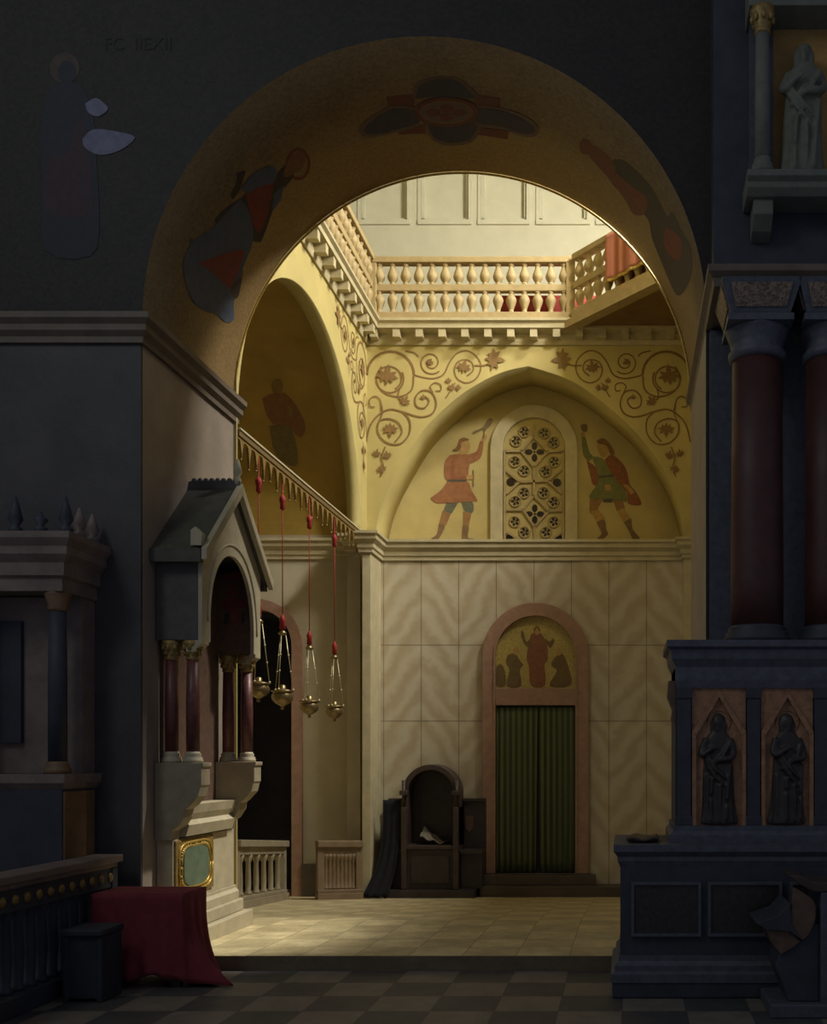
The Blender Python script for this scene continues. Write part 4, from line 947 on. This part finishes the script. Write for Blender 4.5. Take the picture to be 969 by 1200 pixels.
# ---- figured screen (upper block)
ys = F / 155; xs0 = (789 - VX) / 155; zs0, zs1 = zpt + .0, EYE + 135 / 155
sc_ = thing('figured_screen', (1.2, 8.2, zs0), 'dark stone screen with two gilt panels of standing relief figures', 'screen')
mb = MB(); mb.box(xs0 + .02, XQ, ys + .1, ypb, zs0 + .02, zs1 - .2); mb.build('core', 'blue_stone', sc_)
mb = MB(); mb.sweep([(-.05, zs1 - .36), (.0, zs1 - .36), (.01, zs1 - .30), (.01, zs1 - .2), (.04, zs1 - .14), (.05, zs1 - .07), (.08, zs1 - .05), (.08, zs1), (-.05, zs1)], [(xs0 + .03, ypb), (xs0 + .03, ys + .06), (XQ, ys + .06)], 1); mb.build('entablature', 'blue_light', sc_)
mb = MB(); mb.box(xs0 + .03, XQ, ys + .06, ypb, zs1 - .3, zs1 - .004); mb.build('entablature_core', 'blue_stone', sc_)
mb = MB(); mb.sweep([(-.04, zs0), (.06, zs0), (.06, zs0 + .06), (.03, zs0 + .09), (.03, zs0 + .13), (-.04, zs0 + .13)], [(xs0 + .03, ypb), (xs0 + .03, ys + .06), (XQ, ys + .06)], 1); mb.build('base_moulding', 'blue_light', sc_)
mb = MB(); mb.prism([(xs0 + .03, zs1 - .3), (xs0 - .03, zs1 - .3), (xs0 - .04, zs1 - .42), (xs0 + .0, zs1 - .52), (xs0 - .01, zs1 - .6), (xs0 + .03, zs1 - .66)], 'y', ys + .12, ys + .3); mb.build('side_console', 'bronze', sc_)

def robed(mb, x, y, z, h, yaw=0, flat=1.0, arms='chest', lean=0.0):
    """standing robed figure, facing -Y; flat squeezes its depth for a relief"""
    prof = [(0, .165, .125), (.03, .17, .13), (.12, .155, .115), (.25, .146, .108), (.38, .142, .10), (.48, .138, .096), (.56, .132, .088), (.64, .13, .084), (.72, .125, .08), (.77, .118, .074), (.81, .095, .062), (.84, .06, .05), (.86, .042, .042), (.88, .04, .04)]
    n = 40; vs = []; fs = []
    def tr(u, v, w):
        c, s_ = math.cos(yaw), math.sin(yaw); return (x + (u * c - v * s_) * h + lean * w * h, y + (u * s_ + v * c) * h * flat, z + w * h)
    for (t, rx, ry) in prof:
        fold = .10 * max(0, 1 - t / .75)
        for k in range(n):
            a = 2 * PI * k / n; m = 1 + fold * math.sin(9 * a + 3 * t) * .8 + fold * .5 * math.sin(5 * a - 6 * t)
            vs.append(tr(rx * m * math.cos(a), ry * m * math.sin(a), t))
    for i in range(len(prof) - 1):
        for k in range(n): fs.append((i * n + k, i * n + (k + 1) % n, (i + 1) * n + (k + 1) % n, (i + 1) * n + k))
    mb.add(vs, fs, 0, True); mb.add(vs, [list(range(n))[::-1], [(len(prof) - 1) * n + k for k in range(n)]])
    def ball(u, v, w, rx, ry, rz): mb.ball(tr(u, v, w), rx * h, ry * h * (flat if flat > .5 else .7), rz * h, 16)
    ball(0, -.008, .925, .052, .06, .068); ball(0, .022, .94, .066, .062, .072); ball(0, .03, .87, .072, .05, .085); ball(-.052, .0, .88, .026, .034, .075); ball(.052, .0, .88, .026, .034, .075); ball(0, -.045, .862, .026, .024, .03)   # head, hair falling to the neck
    ball(0, -.068, .918, .009, .014, .02); ball(0, -.05, .877, .022, .02, .016); ball(-.02, -.058, .94, .016, .01, .006); ball(.02, -.058, .94, .016, .01, .006); ball(0, -.062, .896, .015, .01, .006)
    def limb(pts, rr): mb.tube([tr(*p) for p in smooth_line(pts, 4)], [rr[0] + (rr[1] - rr[0]) * i / (4 * (len(pts) - 1)) for i in range(4 * (len(pts) - 1) + 1)], 10)
    if arms == 'chest':
        limb([(-.10, -.0, .775), (-.142, -.03, .67), (-.125, -.085, .63), (-.04, -.115, .69)], (.042 * h, .024 * h)); limb([(.10, -.0, .775), (.142, -.02, .66), (.12, -.085, .60), (.03, -.115, .585)], (.042 * h, .024 * h))
        for hx, hz, sg in ((-.03, .70, 1), (.02, .58, -1)):
            ball(hx, -.125, hz, .022, .012, .026)
            for q in range(4): limb([(hx + sg * .012, -.13, hz + .016 - q * .011), (hx + sg * .035, -.137, hz + .018 - q * .012), (hx + sg * .05, -.128, hz + .012 - q * .012)], (.0065 * h, .005 * h))
            limb([(hx, -.13, hz + .02), (hx + sg * .015, -.14, hz + .034), (hx + sg * .024, -.138, hz + .045)], (.0075 * h, .0055 * h))
    for (a, b, c, r) in (((-.13, -.03, .72), (-.02, -.125, .52), (.11, -.07, .40), .022), ((-.13, -.04, .66), (-.03, -.12, .46), (.10, -.08, .33), .02), ((.12, -.05, .74), (.04, -.12, .6), (-.09, -.09, .5), .02), ((.12, -.06, .55), (.1, -.10, .3), (.09, -.11, .04), .02), ((-.04, -.11, .42), (-.05, -.12, .22), (-.045, -.125, .03), .018), ((.03, -.11, .36), (.035, -.12, .2), (.03, -.125, .03), .016), ((-.11, -.05, .45), (-.115, -.06, .2), (-.12, -.06, .03), .018)):
        limb([a, b, c], (r * h, r * .7 * h))
    return mb
def fuse(o, v, sm=4):
    r = o.modifiers.new('remesh', 'REMESH'); r.mode = 'VOXEL'; r.voxel_size = v; r.use_smooth_shade = True
    s_ = o.modifiers.new('smooth', 'SMOOTH'); s_.iterations = sm; s_.factor = .4
ypn = ys + .085
for k, (a, b) in enumerate(((811, 874), (892, 953))):
    xa, z0_ = Rr(a, 974, ys + .06); xb, z1_ = Rr(b, 806, ys + .06); xm_ = (xa + xb) / 2
    z0_ = max(z0_, zs0 + .13); z1_ = min(z1_, zs1 - .36)
    mb = MB(); mb.box(xa, xb, ypn - .005, ypn + .02, z0_, z1_); pn = tag(mb.build('relief_panel', 'panel_gold', sc_), ('dull gilt panel with a figure folding the hands, left of the two' if k == 0 else 'brighter gilt panel with a figure raising one hand, right of the two'))
    f = MB(); w = .03
    zk = z1_ - .33
    f.box(xa, xa + w, ypn - .035, ypn, z0_, zk); f.box(xb - w, xb, ypn - .035, ypn, z0_, zk)
    for sg in (-1, 1):
        xo = xm_ + sg * (xb - xa) / 2; f.prism([(xo, zk), (xm_, z1_ - .02), (xm_, z1_ - .07), (xo - sg * .03, zk - .03)], 'y', ypn - .04, ypn)
    f.build('gothic_frame', 'panel_gold', pn)
    mb = MB(); robed(mb, xm_ + (.0 if k else -.005), ypn - .015, z0_ + .01, (z1_ - z0_) * .80, (.25 if k else -.2), .55)
    o = mb.build('relief_figure', 'wood', pn); fuse(o, .008, 3); o['label'] = 'dark robed relief figure'
    mb = MB(); hz = z0_ + .01 + (z1_ - z0_) * .80 * .935; mb.tube([(xm_ + .085 * math.cos(t), ypn - .012, hz + .085 * math.sin(t)) for t in [2 * PI * j / 28 for j in range(29)]], .006, 6); mb.build('halo', 'panel_gold', pn)
for a, b in ((793, 811), (874, 892), (953, 972)):
    xa, _ = Rr(a, 0, ys + .06); xb, _ = Rr(b, 0, ys + .06)
    mb = MB(); mb.box(xa + .008, xb - .008, ys + .05, ypn + .02, zs0 + .13, zs1 - .36); mb.box(xa, xb, ys + .04, ypn + .02, zs1 - .44, zs1 - .36); mb.box(xa, xb, ys + .04, ypn + .02, zs0 + .13, zs0 + .2); mb.build('pilaster', 'blue_stone', sc_, bevel=.006)
# ---- two red columns with capitals and impost blocks
ycol = 7.98; sco = F / ycol
zc0 = zs1; zc1 = EYE + (VY - 423) / sco
def column(px, label):
    xcn = (px - VX) / sco; r = 30 / sco
    root = thing('marble_column', (xcn, ycol, zc0), label, 'column', 'red marble columns on the screen')
    mb = MB(); mb.lathe([(r * 1.02, .1), (r * 1.02, .5), (r, 1.2), (r * .97, zc1 - zc0)], (xcn, ycol, zc0), 36); mb.build('shaft', 'column_red', root)
    mb = MB(); mb.lathe([(r * 1.3, 0), (r * 1.3, .04), (r * 1.22, .05), (r * 1.24, .075), (r * 1.1, .09), (r * 1.14, .11), (r * 1.03, .13)], (xcn, ycol, zc0), 36); mb.build('base', 'blue_stone', root)
    mb = MB(); mb.lathe([(r * .98, -.02), (r * 1.1, 0), (r * 1.12, .04), (r * 1.0, .07), (r * 1.04, .12), (r * 1.2, .2), (r * 1.25, .22)], (xcn, ycol, zc1), 36); mb.build('capital', 'blue_light', root)
    z0_, z1_ = zc1 + .22, EYE + (VY - 345) / sco; a, b = r * 1.12, r * 1.52
    mb = MB(); zk = z0_ + .05
    mb.box(xcn - r * 1.25, xcn + r * 1.25, ycol - r * 1.25, ycol + r * 1.25, z0_, zk)
    vs = [(xcn + sx * q, ycol + sy * q, z_) for q, z_ in ((a, zk), (b, z1_)) for sx, sy in ((-1, -1), (1, -1), (1, 1), (-1, 1))]
    mb.add(vs, [(3, 2, 1, 0), (4, 5, 6, 7), (0, 1, 5, 4), (1, 2, 6, 5), (2, 3, 7, 6), (3, 0, 4, 7)]); im = mb.build('impost_block', 'blue_light', root)
    # speckled insets on the front and left faces of the impost
    def face(sgn):
        mb = MB(); q = []
        for (t, e_) in ((.2, .8), (.2, -.8), (.85, -.8), (.85, .8)):
            rr_ = a + (b - a) * t; z_ = zk + (z1_ - zk) * t
            q.append((xcn + e_ * rr_, ycol - rr_ - .006, z_) if sgn == 'f' else (xcn - rr_ - .006, ycol + e_ * rr_, z_))
        mb.poly(q); tag(mb.build('speckled_inset', 'speckled', im, solid=.01), 'speckled marble inset')
    face('f'); face('l')
    return root
column(887, 'dark red marble column nearest the arch, on the screen')
column(974, 'dark red marble column cut by the right edge of the picture')
# pilasters behind the columns, cornice over the imposts
for a, b, w_ in ((832, 858, 'beside the arch'), (918, 946, 'between the two red columns')):
    mb = MB(); mb.box((a - VX) / 139.5, (b - VX) / 139.5, Y1 - .08, Y1, zpt, 5.36); struct(mb.build('trim_8', 'blue_light'), 'dark blue-grey pilaster strip ' + w_)
zrc = EYE + (VY - 345) / sco
mb = MB(); yq = F / 154
mb.box(XR + .004, 3.5, yq + .056, Y1, zrc + .004, zrc + .02)
mb.sweep([(-.05, zrc), (.0, zrc), (.01, zrc + .06), (.05, zrc + .1), (.05, zrc + .15), (-.05, zrc + .15)], [(XR, Y2 + .05), (XR, yq + .05), (3.5, yq + .05)], 1)
mb.box(XR, 3.5, yq + .06, Y1, zrc + .01, zrc + .15)
struct(mb.build('trim_7', 'trim_dark'), 'dark cornice over the column imposts at the right')
# wall above the columns, set forward
mb = MB(); mb.box((836 - VX) / 143, 3.6, F / 143, Y1 - .002, zrc + .15, 14); struct(mb.build('wall_right_front', 'blue_stone'), 'dark wall above the columns carrying the niche')
# ---- statue niche
yn = F / 143 - .004
ni = thing('statue_niche', P(935, 240, yn - .2), 'grey stone niche with colonnette, sill and bracket high on the right', 'niche')
zn0 = EYE + (VY - 212) / 146; zn1 = EYE + (VY - 20) / 146
xn0 = (873 - VX) / 146
mb = MB(); mb.prism([(yn, zn0), (yn - .34, zn0), (yn - .34, zn0 - .05), (yn - .3, zn0 - .08), (yn - .3, zn0 - .12), (yn - .25, zn0 - .17), (yn, zn0 - .17)], 'x', xn0, 2.35); mb.build('sill', 'niche_stone', ni, bevel=.006)
mb = MB(); mb.prism([(yn, zn0 - .17), (yn - .22, zn0 - .17), (yn - .22, zn0 - .29), (yn - .12, zn0 - .38), (yn, zn0 - .42)], 'x', (882 - VX) / 146, (905 - VX) / 146); mb.build('bracket', 'niche_stone', ni, bevel=.006)
mb = MB(); xcl = (893 - VX) / 147; ycl = yn - .24; h = zn1 - zn0
mb.lathe([(.062, .12), (.06, h * .5), (.055, h - .2)], (xcl, ycl, zn0), 18); cl = mb.build('colonnette', 'niche_stone', ni)
mb = MB(); mb.lathe([(.095, 0), (.095, .04), (.08, .05), (.085, .08), (.066, .1), (.072, .125)], (xcl, ycl, zn0), 18); mb.build('base', 'niche_stone', cl)
mb = MB(); mb.lathe([(.056, 0), (.068, .015), (.06, .03), (.07, .09), (.1, .16), (.1, .2)], (xcl, ycl, zn1 - .2), 12)
for q in range(8): a = 2 * PI * q / 8; mb.ball((xcl + .08 * math.cos(a), ycl + .08 * math.sin(a), zn1 - .08), .024, .024, .035, n=8)
mb.build('capital', 'gold_dark', cl)
mb = MB(); mb.prism([(yn, zn1), (yn - .3, zn1), (yn - .3, zn1 + .06), (yn - .34, zn1 + .1), (yn - .34, zn1 + .16), (yn - .38, zn1 + .2), (yn - .38, zn1 + .5), (yn, zn1 + .5)], 'x', xn0 + .02, 2.35); mb.build('entablature', 'niche_stone', ni, bevel=.006)
mb = MB(); mb.box((905 - VX) / 144, 2.3, yn - .025, yn - .001, zn0, zn1); mb.build('back_ground', 'niche_gold', ni)
mb = MB(); mb.box((878 - VX) / 144, (905 - VX) / 144, yn - .1, yn - .001, zn0, zn1); mb.build('side_jamb', 'blue_light', ni)
mb = MB(); xst = (938 - VX) / 145.5; robed(mb, xst, yn - .18, zn0, 1.09, -.15, .95, 'chest', .02)
o = mb.build('statue', 'statue', None); fuse(o, .011, 3)
tag(o, 'grey-green stone statue of a robed long-haired figure in the niche', 'statue')

# ---- carved choir seat in the right corner, seen from its side
yc0 = 7.02; scs = F / yc0
S = lambda px, py: B(px, py, yc0)
cs = thing('choir_seat', (*[(925 - VX) / scs, yc0 + .25], 0), 'dark carved wooden choir seat in the lower right corner', 'seat')
mb = MB(); prf = [S(923, 1026), S(936, 1026), S(952, 1033), S(990, 1036), S(1000, 1044), S(958, 1046), S(948, 1043), S(936, 1036)]
mb.prism(prf, 'y', yc0 - .0, yc0 + .42); mb.build('arm_rest', 'wood_lit', cs, bevel=.008)
side = smooth_line([S(930, 1040), S(944, 1048), S(955, 1058), S(956, 1078), S(950, 1094), S(941, 1103)], 5)
side = [tuple(p) for p in side] + [S(930, 1096), S(926, 1084), S(928, 1060)]
mb = MB(); mb.prism(side, 'y', yc0 + .02, yc0 + .06); tag(mb.build('side_wing', 'bronze', cs, bevel=.006), 'brown curved side wing')
mb = MB(); mb.prism([S(886, 1082), S(912, 1073), S(926, 1058), S(928, 1084), S(941, 1103), S(925, 1092), S(898, 1090)], 'y', yc0 + .0, yc0 + .46); mb.build('tip_up_seat', 'blue_stone', cs, bevel=.006)
mb = MB(); mb.prism([S(898, 1090), S(925, 1092), S(940, 1104), S(930, 1112), S(916, 1120), S(906, 1108)], 'y', yc0 + .03, yc0 + .4); tag(mb.build('seat_bracket', 'bronze', cs, bevel=.006), 'brown bracket under the seat')
mb = MB(); mb.prism([S(914, 1120), S(941, 1104), S(956, 1084), S(962, 1084), S(962, 1176), S(925, 1176), S(916, 1150), S(910, 1135)], 'y', yc0 + .05, yc0 + .42); mb.build('support', 'blue_stone', cs, bevel=.01)
mb = MB(); mb.box(S(962, 0)[0], S(1010, 0)[0], yc0, yc0 + .5, .02, S(0, 1046)[1]); mb.build('back_panel', 'blue_light', cs, bevel=.008)
mb = MB(); mb.box(S(902, 0)[0], S(1010, 0)[0], yc0 - .03, yc0 + .5, 0, S(0, 1176)[1]); mb.build('base', 'blue_light', cs, bevel=.012)

# ================================================================== LEFT FOREGROUND
# ---- side altar against the front wall
sa = thing('side_altar', (-5.3, 8.4, 0), 'dark stone side altar with corner columns and finials at the left edge', 'altar')
xr0, y0a, y1a = -4.47, 8.10, Y1 - .03
zped = EYE - 22 / 147; zent0 = 3.10; zent1 = 3.55
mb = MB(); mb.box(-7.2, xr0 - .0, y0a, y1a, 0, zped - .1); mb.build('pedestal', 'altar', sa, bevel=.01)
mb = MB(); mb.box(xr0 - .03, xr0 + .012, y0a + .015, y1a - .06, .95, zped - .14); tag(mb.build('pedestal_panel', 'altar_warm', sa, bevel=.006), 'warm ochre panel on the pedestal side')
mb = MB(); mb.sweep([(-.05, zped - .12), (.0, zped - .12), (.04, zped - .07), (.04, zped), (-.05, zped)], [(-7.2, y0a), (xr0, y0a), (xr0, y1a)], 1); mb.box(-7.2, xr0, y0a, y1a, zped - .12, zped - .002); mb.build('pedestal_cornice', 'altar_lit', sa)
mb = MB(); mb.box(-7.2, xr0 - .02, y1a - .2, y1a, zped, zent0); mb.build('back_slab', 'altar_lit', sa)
for xx in (xr0 - .09, xr0 - .78, xr0 - 1.2):
    hh = zent0 - zped
    mb = MB(); mb.lathe([(.07, .1), (.07, hh * .5), (.062, hh - .15)], (xx, y0a + .1, zped), 20); c_ = mb.build('column', 'altar', sa)
    mb = MB(); mb.lathe([(.1, 0), (.1, .04), (.08, .06), (.085, .08), (.072, .1)], (xx, y0a + .1, zped), 20); mb.build('base', 'altar_warm', c_)
    mb = MB(); mb.lathe([(.064, 0), (.075, .02), (.07, .05), (.1, .13), (.1, .152)], (xx, y0a + .1, zent0 - .15), 14); mb.build('capital', 'altar_warm', c_)
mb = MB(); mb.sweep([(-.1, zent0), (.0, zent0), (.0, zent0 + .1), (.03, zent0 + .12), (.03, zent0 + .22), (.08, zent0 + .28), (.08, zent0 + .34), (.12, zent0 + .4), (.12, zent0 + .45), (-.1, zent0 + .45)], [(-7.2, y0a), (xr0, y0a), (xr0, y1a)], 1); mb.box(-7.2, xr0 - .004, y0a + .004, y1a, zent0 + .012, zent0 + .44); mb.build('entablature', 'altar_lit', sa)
for k in range(9):
    xx = xr0 + .02 - k * .2; hh = .3 if k % 2 == 0 else .18
    mb = MB(); mb.lathe([(.05, 0), (.05, .05), (.025, .07), (.055, .12), (.03, hh * .75), (.008, hh)], (xx, y0a + .02, zent0 + .45), 10); mb.build('finial', 'altar', sa)
for k in range(2):
    yy = y0a + .22 + k * .2; mb = MB(); mb.lathe([(.05, 0), (.05, .05), (.025, .07), (.055, .12), (.03, .2), (.008, .26)], (xr0 + .02, yy, zent0 + .45), 10); mb.build('finial', 'altar_lit', sa)
mb = MB(); mb.box(-6.9, xr0 - .5, y1a - .24, y1a - .19, zped + .25, zent0 - .2); mb.build('altar_panel', 'altar', sa)
# ---- altar rail running towards us
al = thing('altar_rail', (-4.27, 8.0, 0), 'dark stone altar rail with gilt rosettes running forward at the left', 'rail')
ra0, ra1 = 6.3, 8.50; xr1 = -4.28; zr1 = EYE - .82
mb = MB(); mb.box(xr1 - .14, xr1 + .10, ra0, ra1, zr1 - .06, zr1); mb.box(xr1 - .11, xr1 + .07, ra0, ra1 - .03, zr1 - .1, zr1 - .055); mb.build('top_rail', 'altar_lit', al, bevel=.01)
mb = MB(); mb.box(xr1 - .08, xr1 + .045, ra0, ra1 - .05, zr1 - .26, zr1 - .1); fz = mb.build('frieze', 'altar', al)
n = 15
for k in range(n):
    yy = ra1 - .12 - k * .145
    mb = MB(); mb.ball((xr1 + .05, yy, zr1 - .18), .018, .038, .04, n=10); tag(mb.build('rosette', 'gold_dark', fz), 'gilt rosette')
    mb = MB(); mb.lathe([(.05, 0), (.05, .03), (.035, .05), (.045, .25), (.035, .5), (.05, .56), (.05, zr1 - .26 - .14)], (xr1 - .02, yy, .14), 10); mb.build('baluster', 'altar', al)
mb = MB(); mb.box(xr1 - .12, xr1 + .08, ra0, ra1, 0, .14); mb.build('base', 'altar', al, bevel=.01)
mb = MB(); mb.box(xr1 - .1, xr1 + .06, ra1 - .1, ra1 - .01, .14, zr1 - .1); mb.build('end_post', 'altar', al, bevel=.01)
# ---- dark stool
st = thing('kneeling_stool', (-3.95, 7.25, 0), 'low blue-black stool in front of the red covered table', 'stool')
def K(px, Y): return (px - VX) * Y / F
yk = 7.42; xa, xb = K(70, yk), K(119, yk); zk = EYE - 205 * yk / F
mb = MB(); mb.box(xa, xb, yk, yk + .34, zk - .05, zk); mb.build('top', 'cushion', st, bevel=.012)
for x0_, x1_ in ((xa + .01, xa + .05), (xb - .05, xb - .01)): mb = MB(); mb.box(x0_, x1_, yk + .02, yk + .32, 0, zk - .05); mb.build('side_panel', 'cushion', st, bevel=.008)
mb = MB(); mb.box(xa + .05, xb - .05, yk + .03, yk + .06, .03, zk - .05); mb.build('front_panel', 'cushion', st)
# ---- table under a red cloth
yt, ytb = 7.90, 8.34; xa, xb = K(107, yt), K(214, yt); ztab = EYE - 163 * yt / F
xa = max(xa, xr1 + .115)
tbt = thing('small_table', ((xa + xb) / 2, 8.12, 0), 'plain wooden table hidden under the dark red cloth', 'table')
mb = MB(); mb.box(xa + .02, xb - .02, yt + .02, ytb - .02, ztab - .05, ztab - .012); mb.build('table_top', 'wood', tbt)
for x in (xa + .04, xb - .1):
    for y in (yt + .04, ytb - .1): mb = MB(); mb.box(x, x + .06, y, y + .06, 0, ztab - .05); mb.build('leg', 'wood', tbt)
# cloth: top plus a skirt whose folds open downwards, trailing at the right
cl = MB()
cl.grid(lambda u, v: (xa + (xb - xa) * u, yt + (ytb - yt) * v, ztab), 16, 10, smooth=False)
per = []
N = 120
W_, D_ = xb - xa, ytb - yt
def edge(t):
    q = t * (2 * W_ + 2 * D_)
    if q < W_: return Vector((xa + q, yt)), Vector((0, -1))
    q -= W_
    if q < D_: return Vector((xb, yt + q)), Vector((1, 0))
    q -= D_
    if q < W_: return Vector((xb - q, ytb)), Vector((0, 1))
    q -= W_; return Vector((xa, ytb - q)), Vector((-1, 0))
def skirt(u, v):
    p, nr = edge(u % 1.0 if u < 1 else 0.0)
    pr = W_ / (2 * W_ + 2 * D_); rs = 1.0 if pr + .012 < u < pr + D_ / (2 * W_ + 2 * D_) + .02 else 0
    fold = .012 * math.sin(u * 2 * PI * 17) + .008 * math.sin(u * 2 * PI * 9 + 1)
    if rs: fold *= 1.6
    out = fold * v + .02 * v * v
    bottom = .085 + .02 * math.sin(u * 37)
    if rs: out += .11 * v ** 3; bottom = .012
    corner = max(0, 1 - abs(u - pr - .045) / (.045 if u < pr + .045 else .07))
    d = nr if not corner else (nr + Vector((.8, -.35)) * corner)
    out += corner * .07 * v ** 2.2
    if corner > 0: bottom = .012 + .03 * (1 - corner)
    if nr.x < -.5: out *= .1
    return (p.x + d.x * out, p.y + d.y * out, ztab - (ztab - bottom) * v)
cl.grid(skirt, 160, 16)
tag(cl.build('table_cloth', 'velvet', solid=.008), 'dark red velvet cloth over the table, trailing on the floor at the right', 'tablecloth')

# ================================================================== CAMERA, LIGHT
cam = bpy.data.cameras.new('camera'); co = bpy.data.objects.new('camera', cam); COL.objects.link(co)
co.location = (0, 0, EYE); co.rotation_euler = (PI / 2, 0, 0)
cam.sensor_width = 36; cam.lens = 36 * F / 1200; cam.shift_x = (484.5 - VX) / 1200; cam.shift_y = (VY - 600) / 1200; cam.clip_end = 100
SC.camera = co
def area(name, loc, target, sx, sy, power, col):
    l = bpy.data.lights.new(name, 'AREA'); l.shape = 'RECTANGLE'; l.size = sx; l.size_y = sy; l.energy = power; l.color = col
    o = bpy.data.objects.new(name, l); COL.objects.link(o); o.location = loc
    o.rotation_euler = (Vector(target) - Vector(loc)).to_track_quat('-Z', 'Y').to_euler(); return o
area('roof_light', (3.2, 12.4, 13.2), (-2.2, 12.0, 1.5), 1.0, 1.0, 800, (1, .97, .90))
area('upper_wall_fill', (3.0, 11.0, 11.4), (-2.0, 16.5, 7.0), 1.1, 1.1, 440, (1, .97, .90))  # added light for the lunette and upper walls, no actual window
area('front_fill', (-6.5, 1.5, 10.0), (2.0, 8.0, 4.0), 2, 3, 90, (.92, 1, .94))  # added weak fill for the dark front and the statue, no actual window
l = bpy.data.lights.new('floor_patch_spot', 'SPOT'); l.energy = 5200; l.color = (1, .96, .86); l.spot_size = math.radians(17); l.spot_blend = 1.0; l.shadow_soft_size = .25  # added spot that brightens the floor patch at the left
o = bpy.data.objects.new('floor_patch_spot', l); COL.objects.link(o); o.location = (3.2, 12.6, 13.1)
o.rotation_euler = (Vector((-3.3, 9.5, .2)) - o.location).to_track_quat('-Z', 'Y').to_euler()
w = bpy.data.worlds.new('world'); SC.world = w; w.use_nodes = True
w.node_tree.nodes['Background'].inputs[0].default_value = (.62, .68, .88, 1); w.node_tree.nodes['Background'].inputs[1].default_value = .14
SC.view_settings.view_transform = 'Standard'; SC.view_settings.look = 'None'; SC.view_settings.gamma = 1; SC.view_settings.exposure = .15
SC.view_settings.use_curve_mapping = False
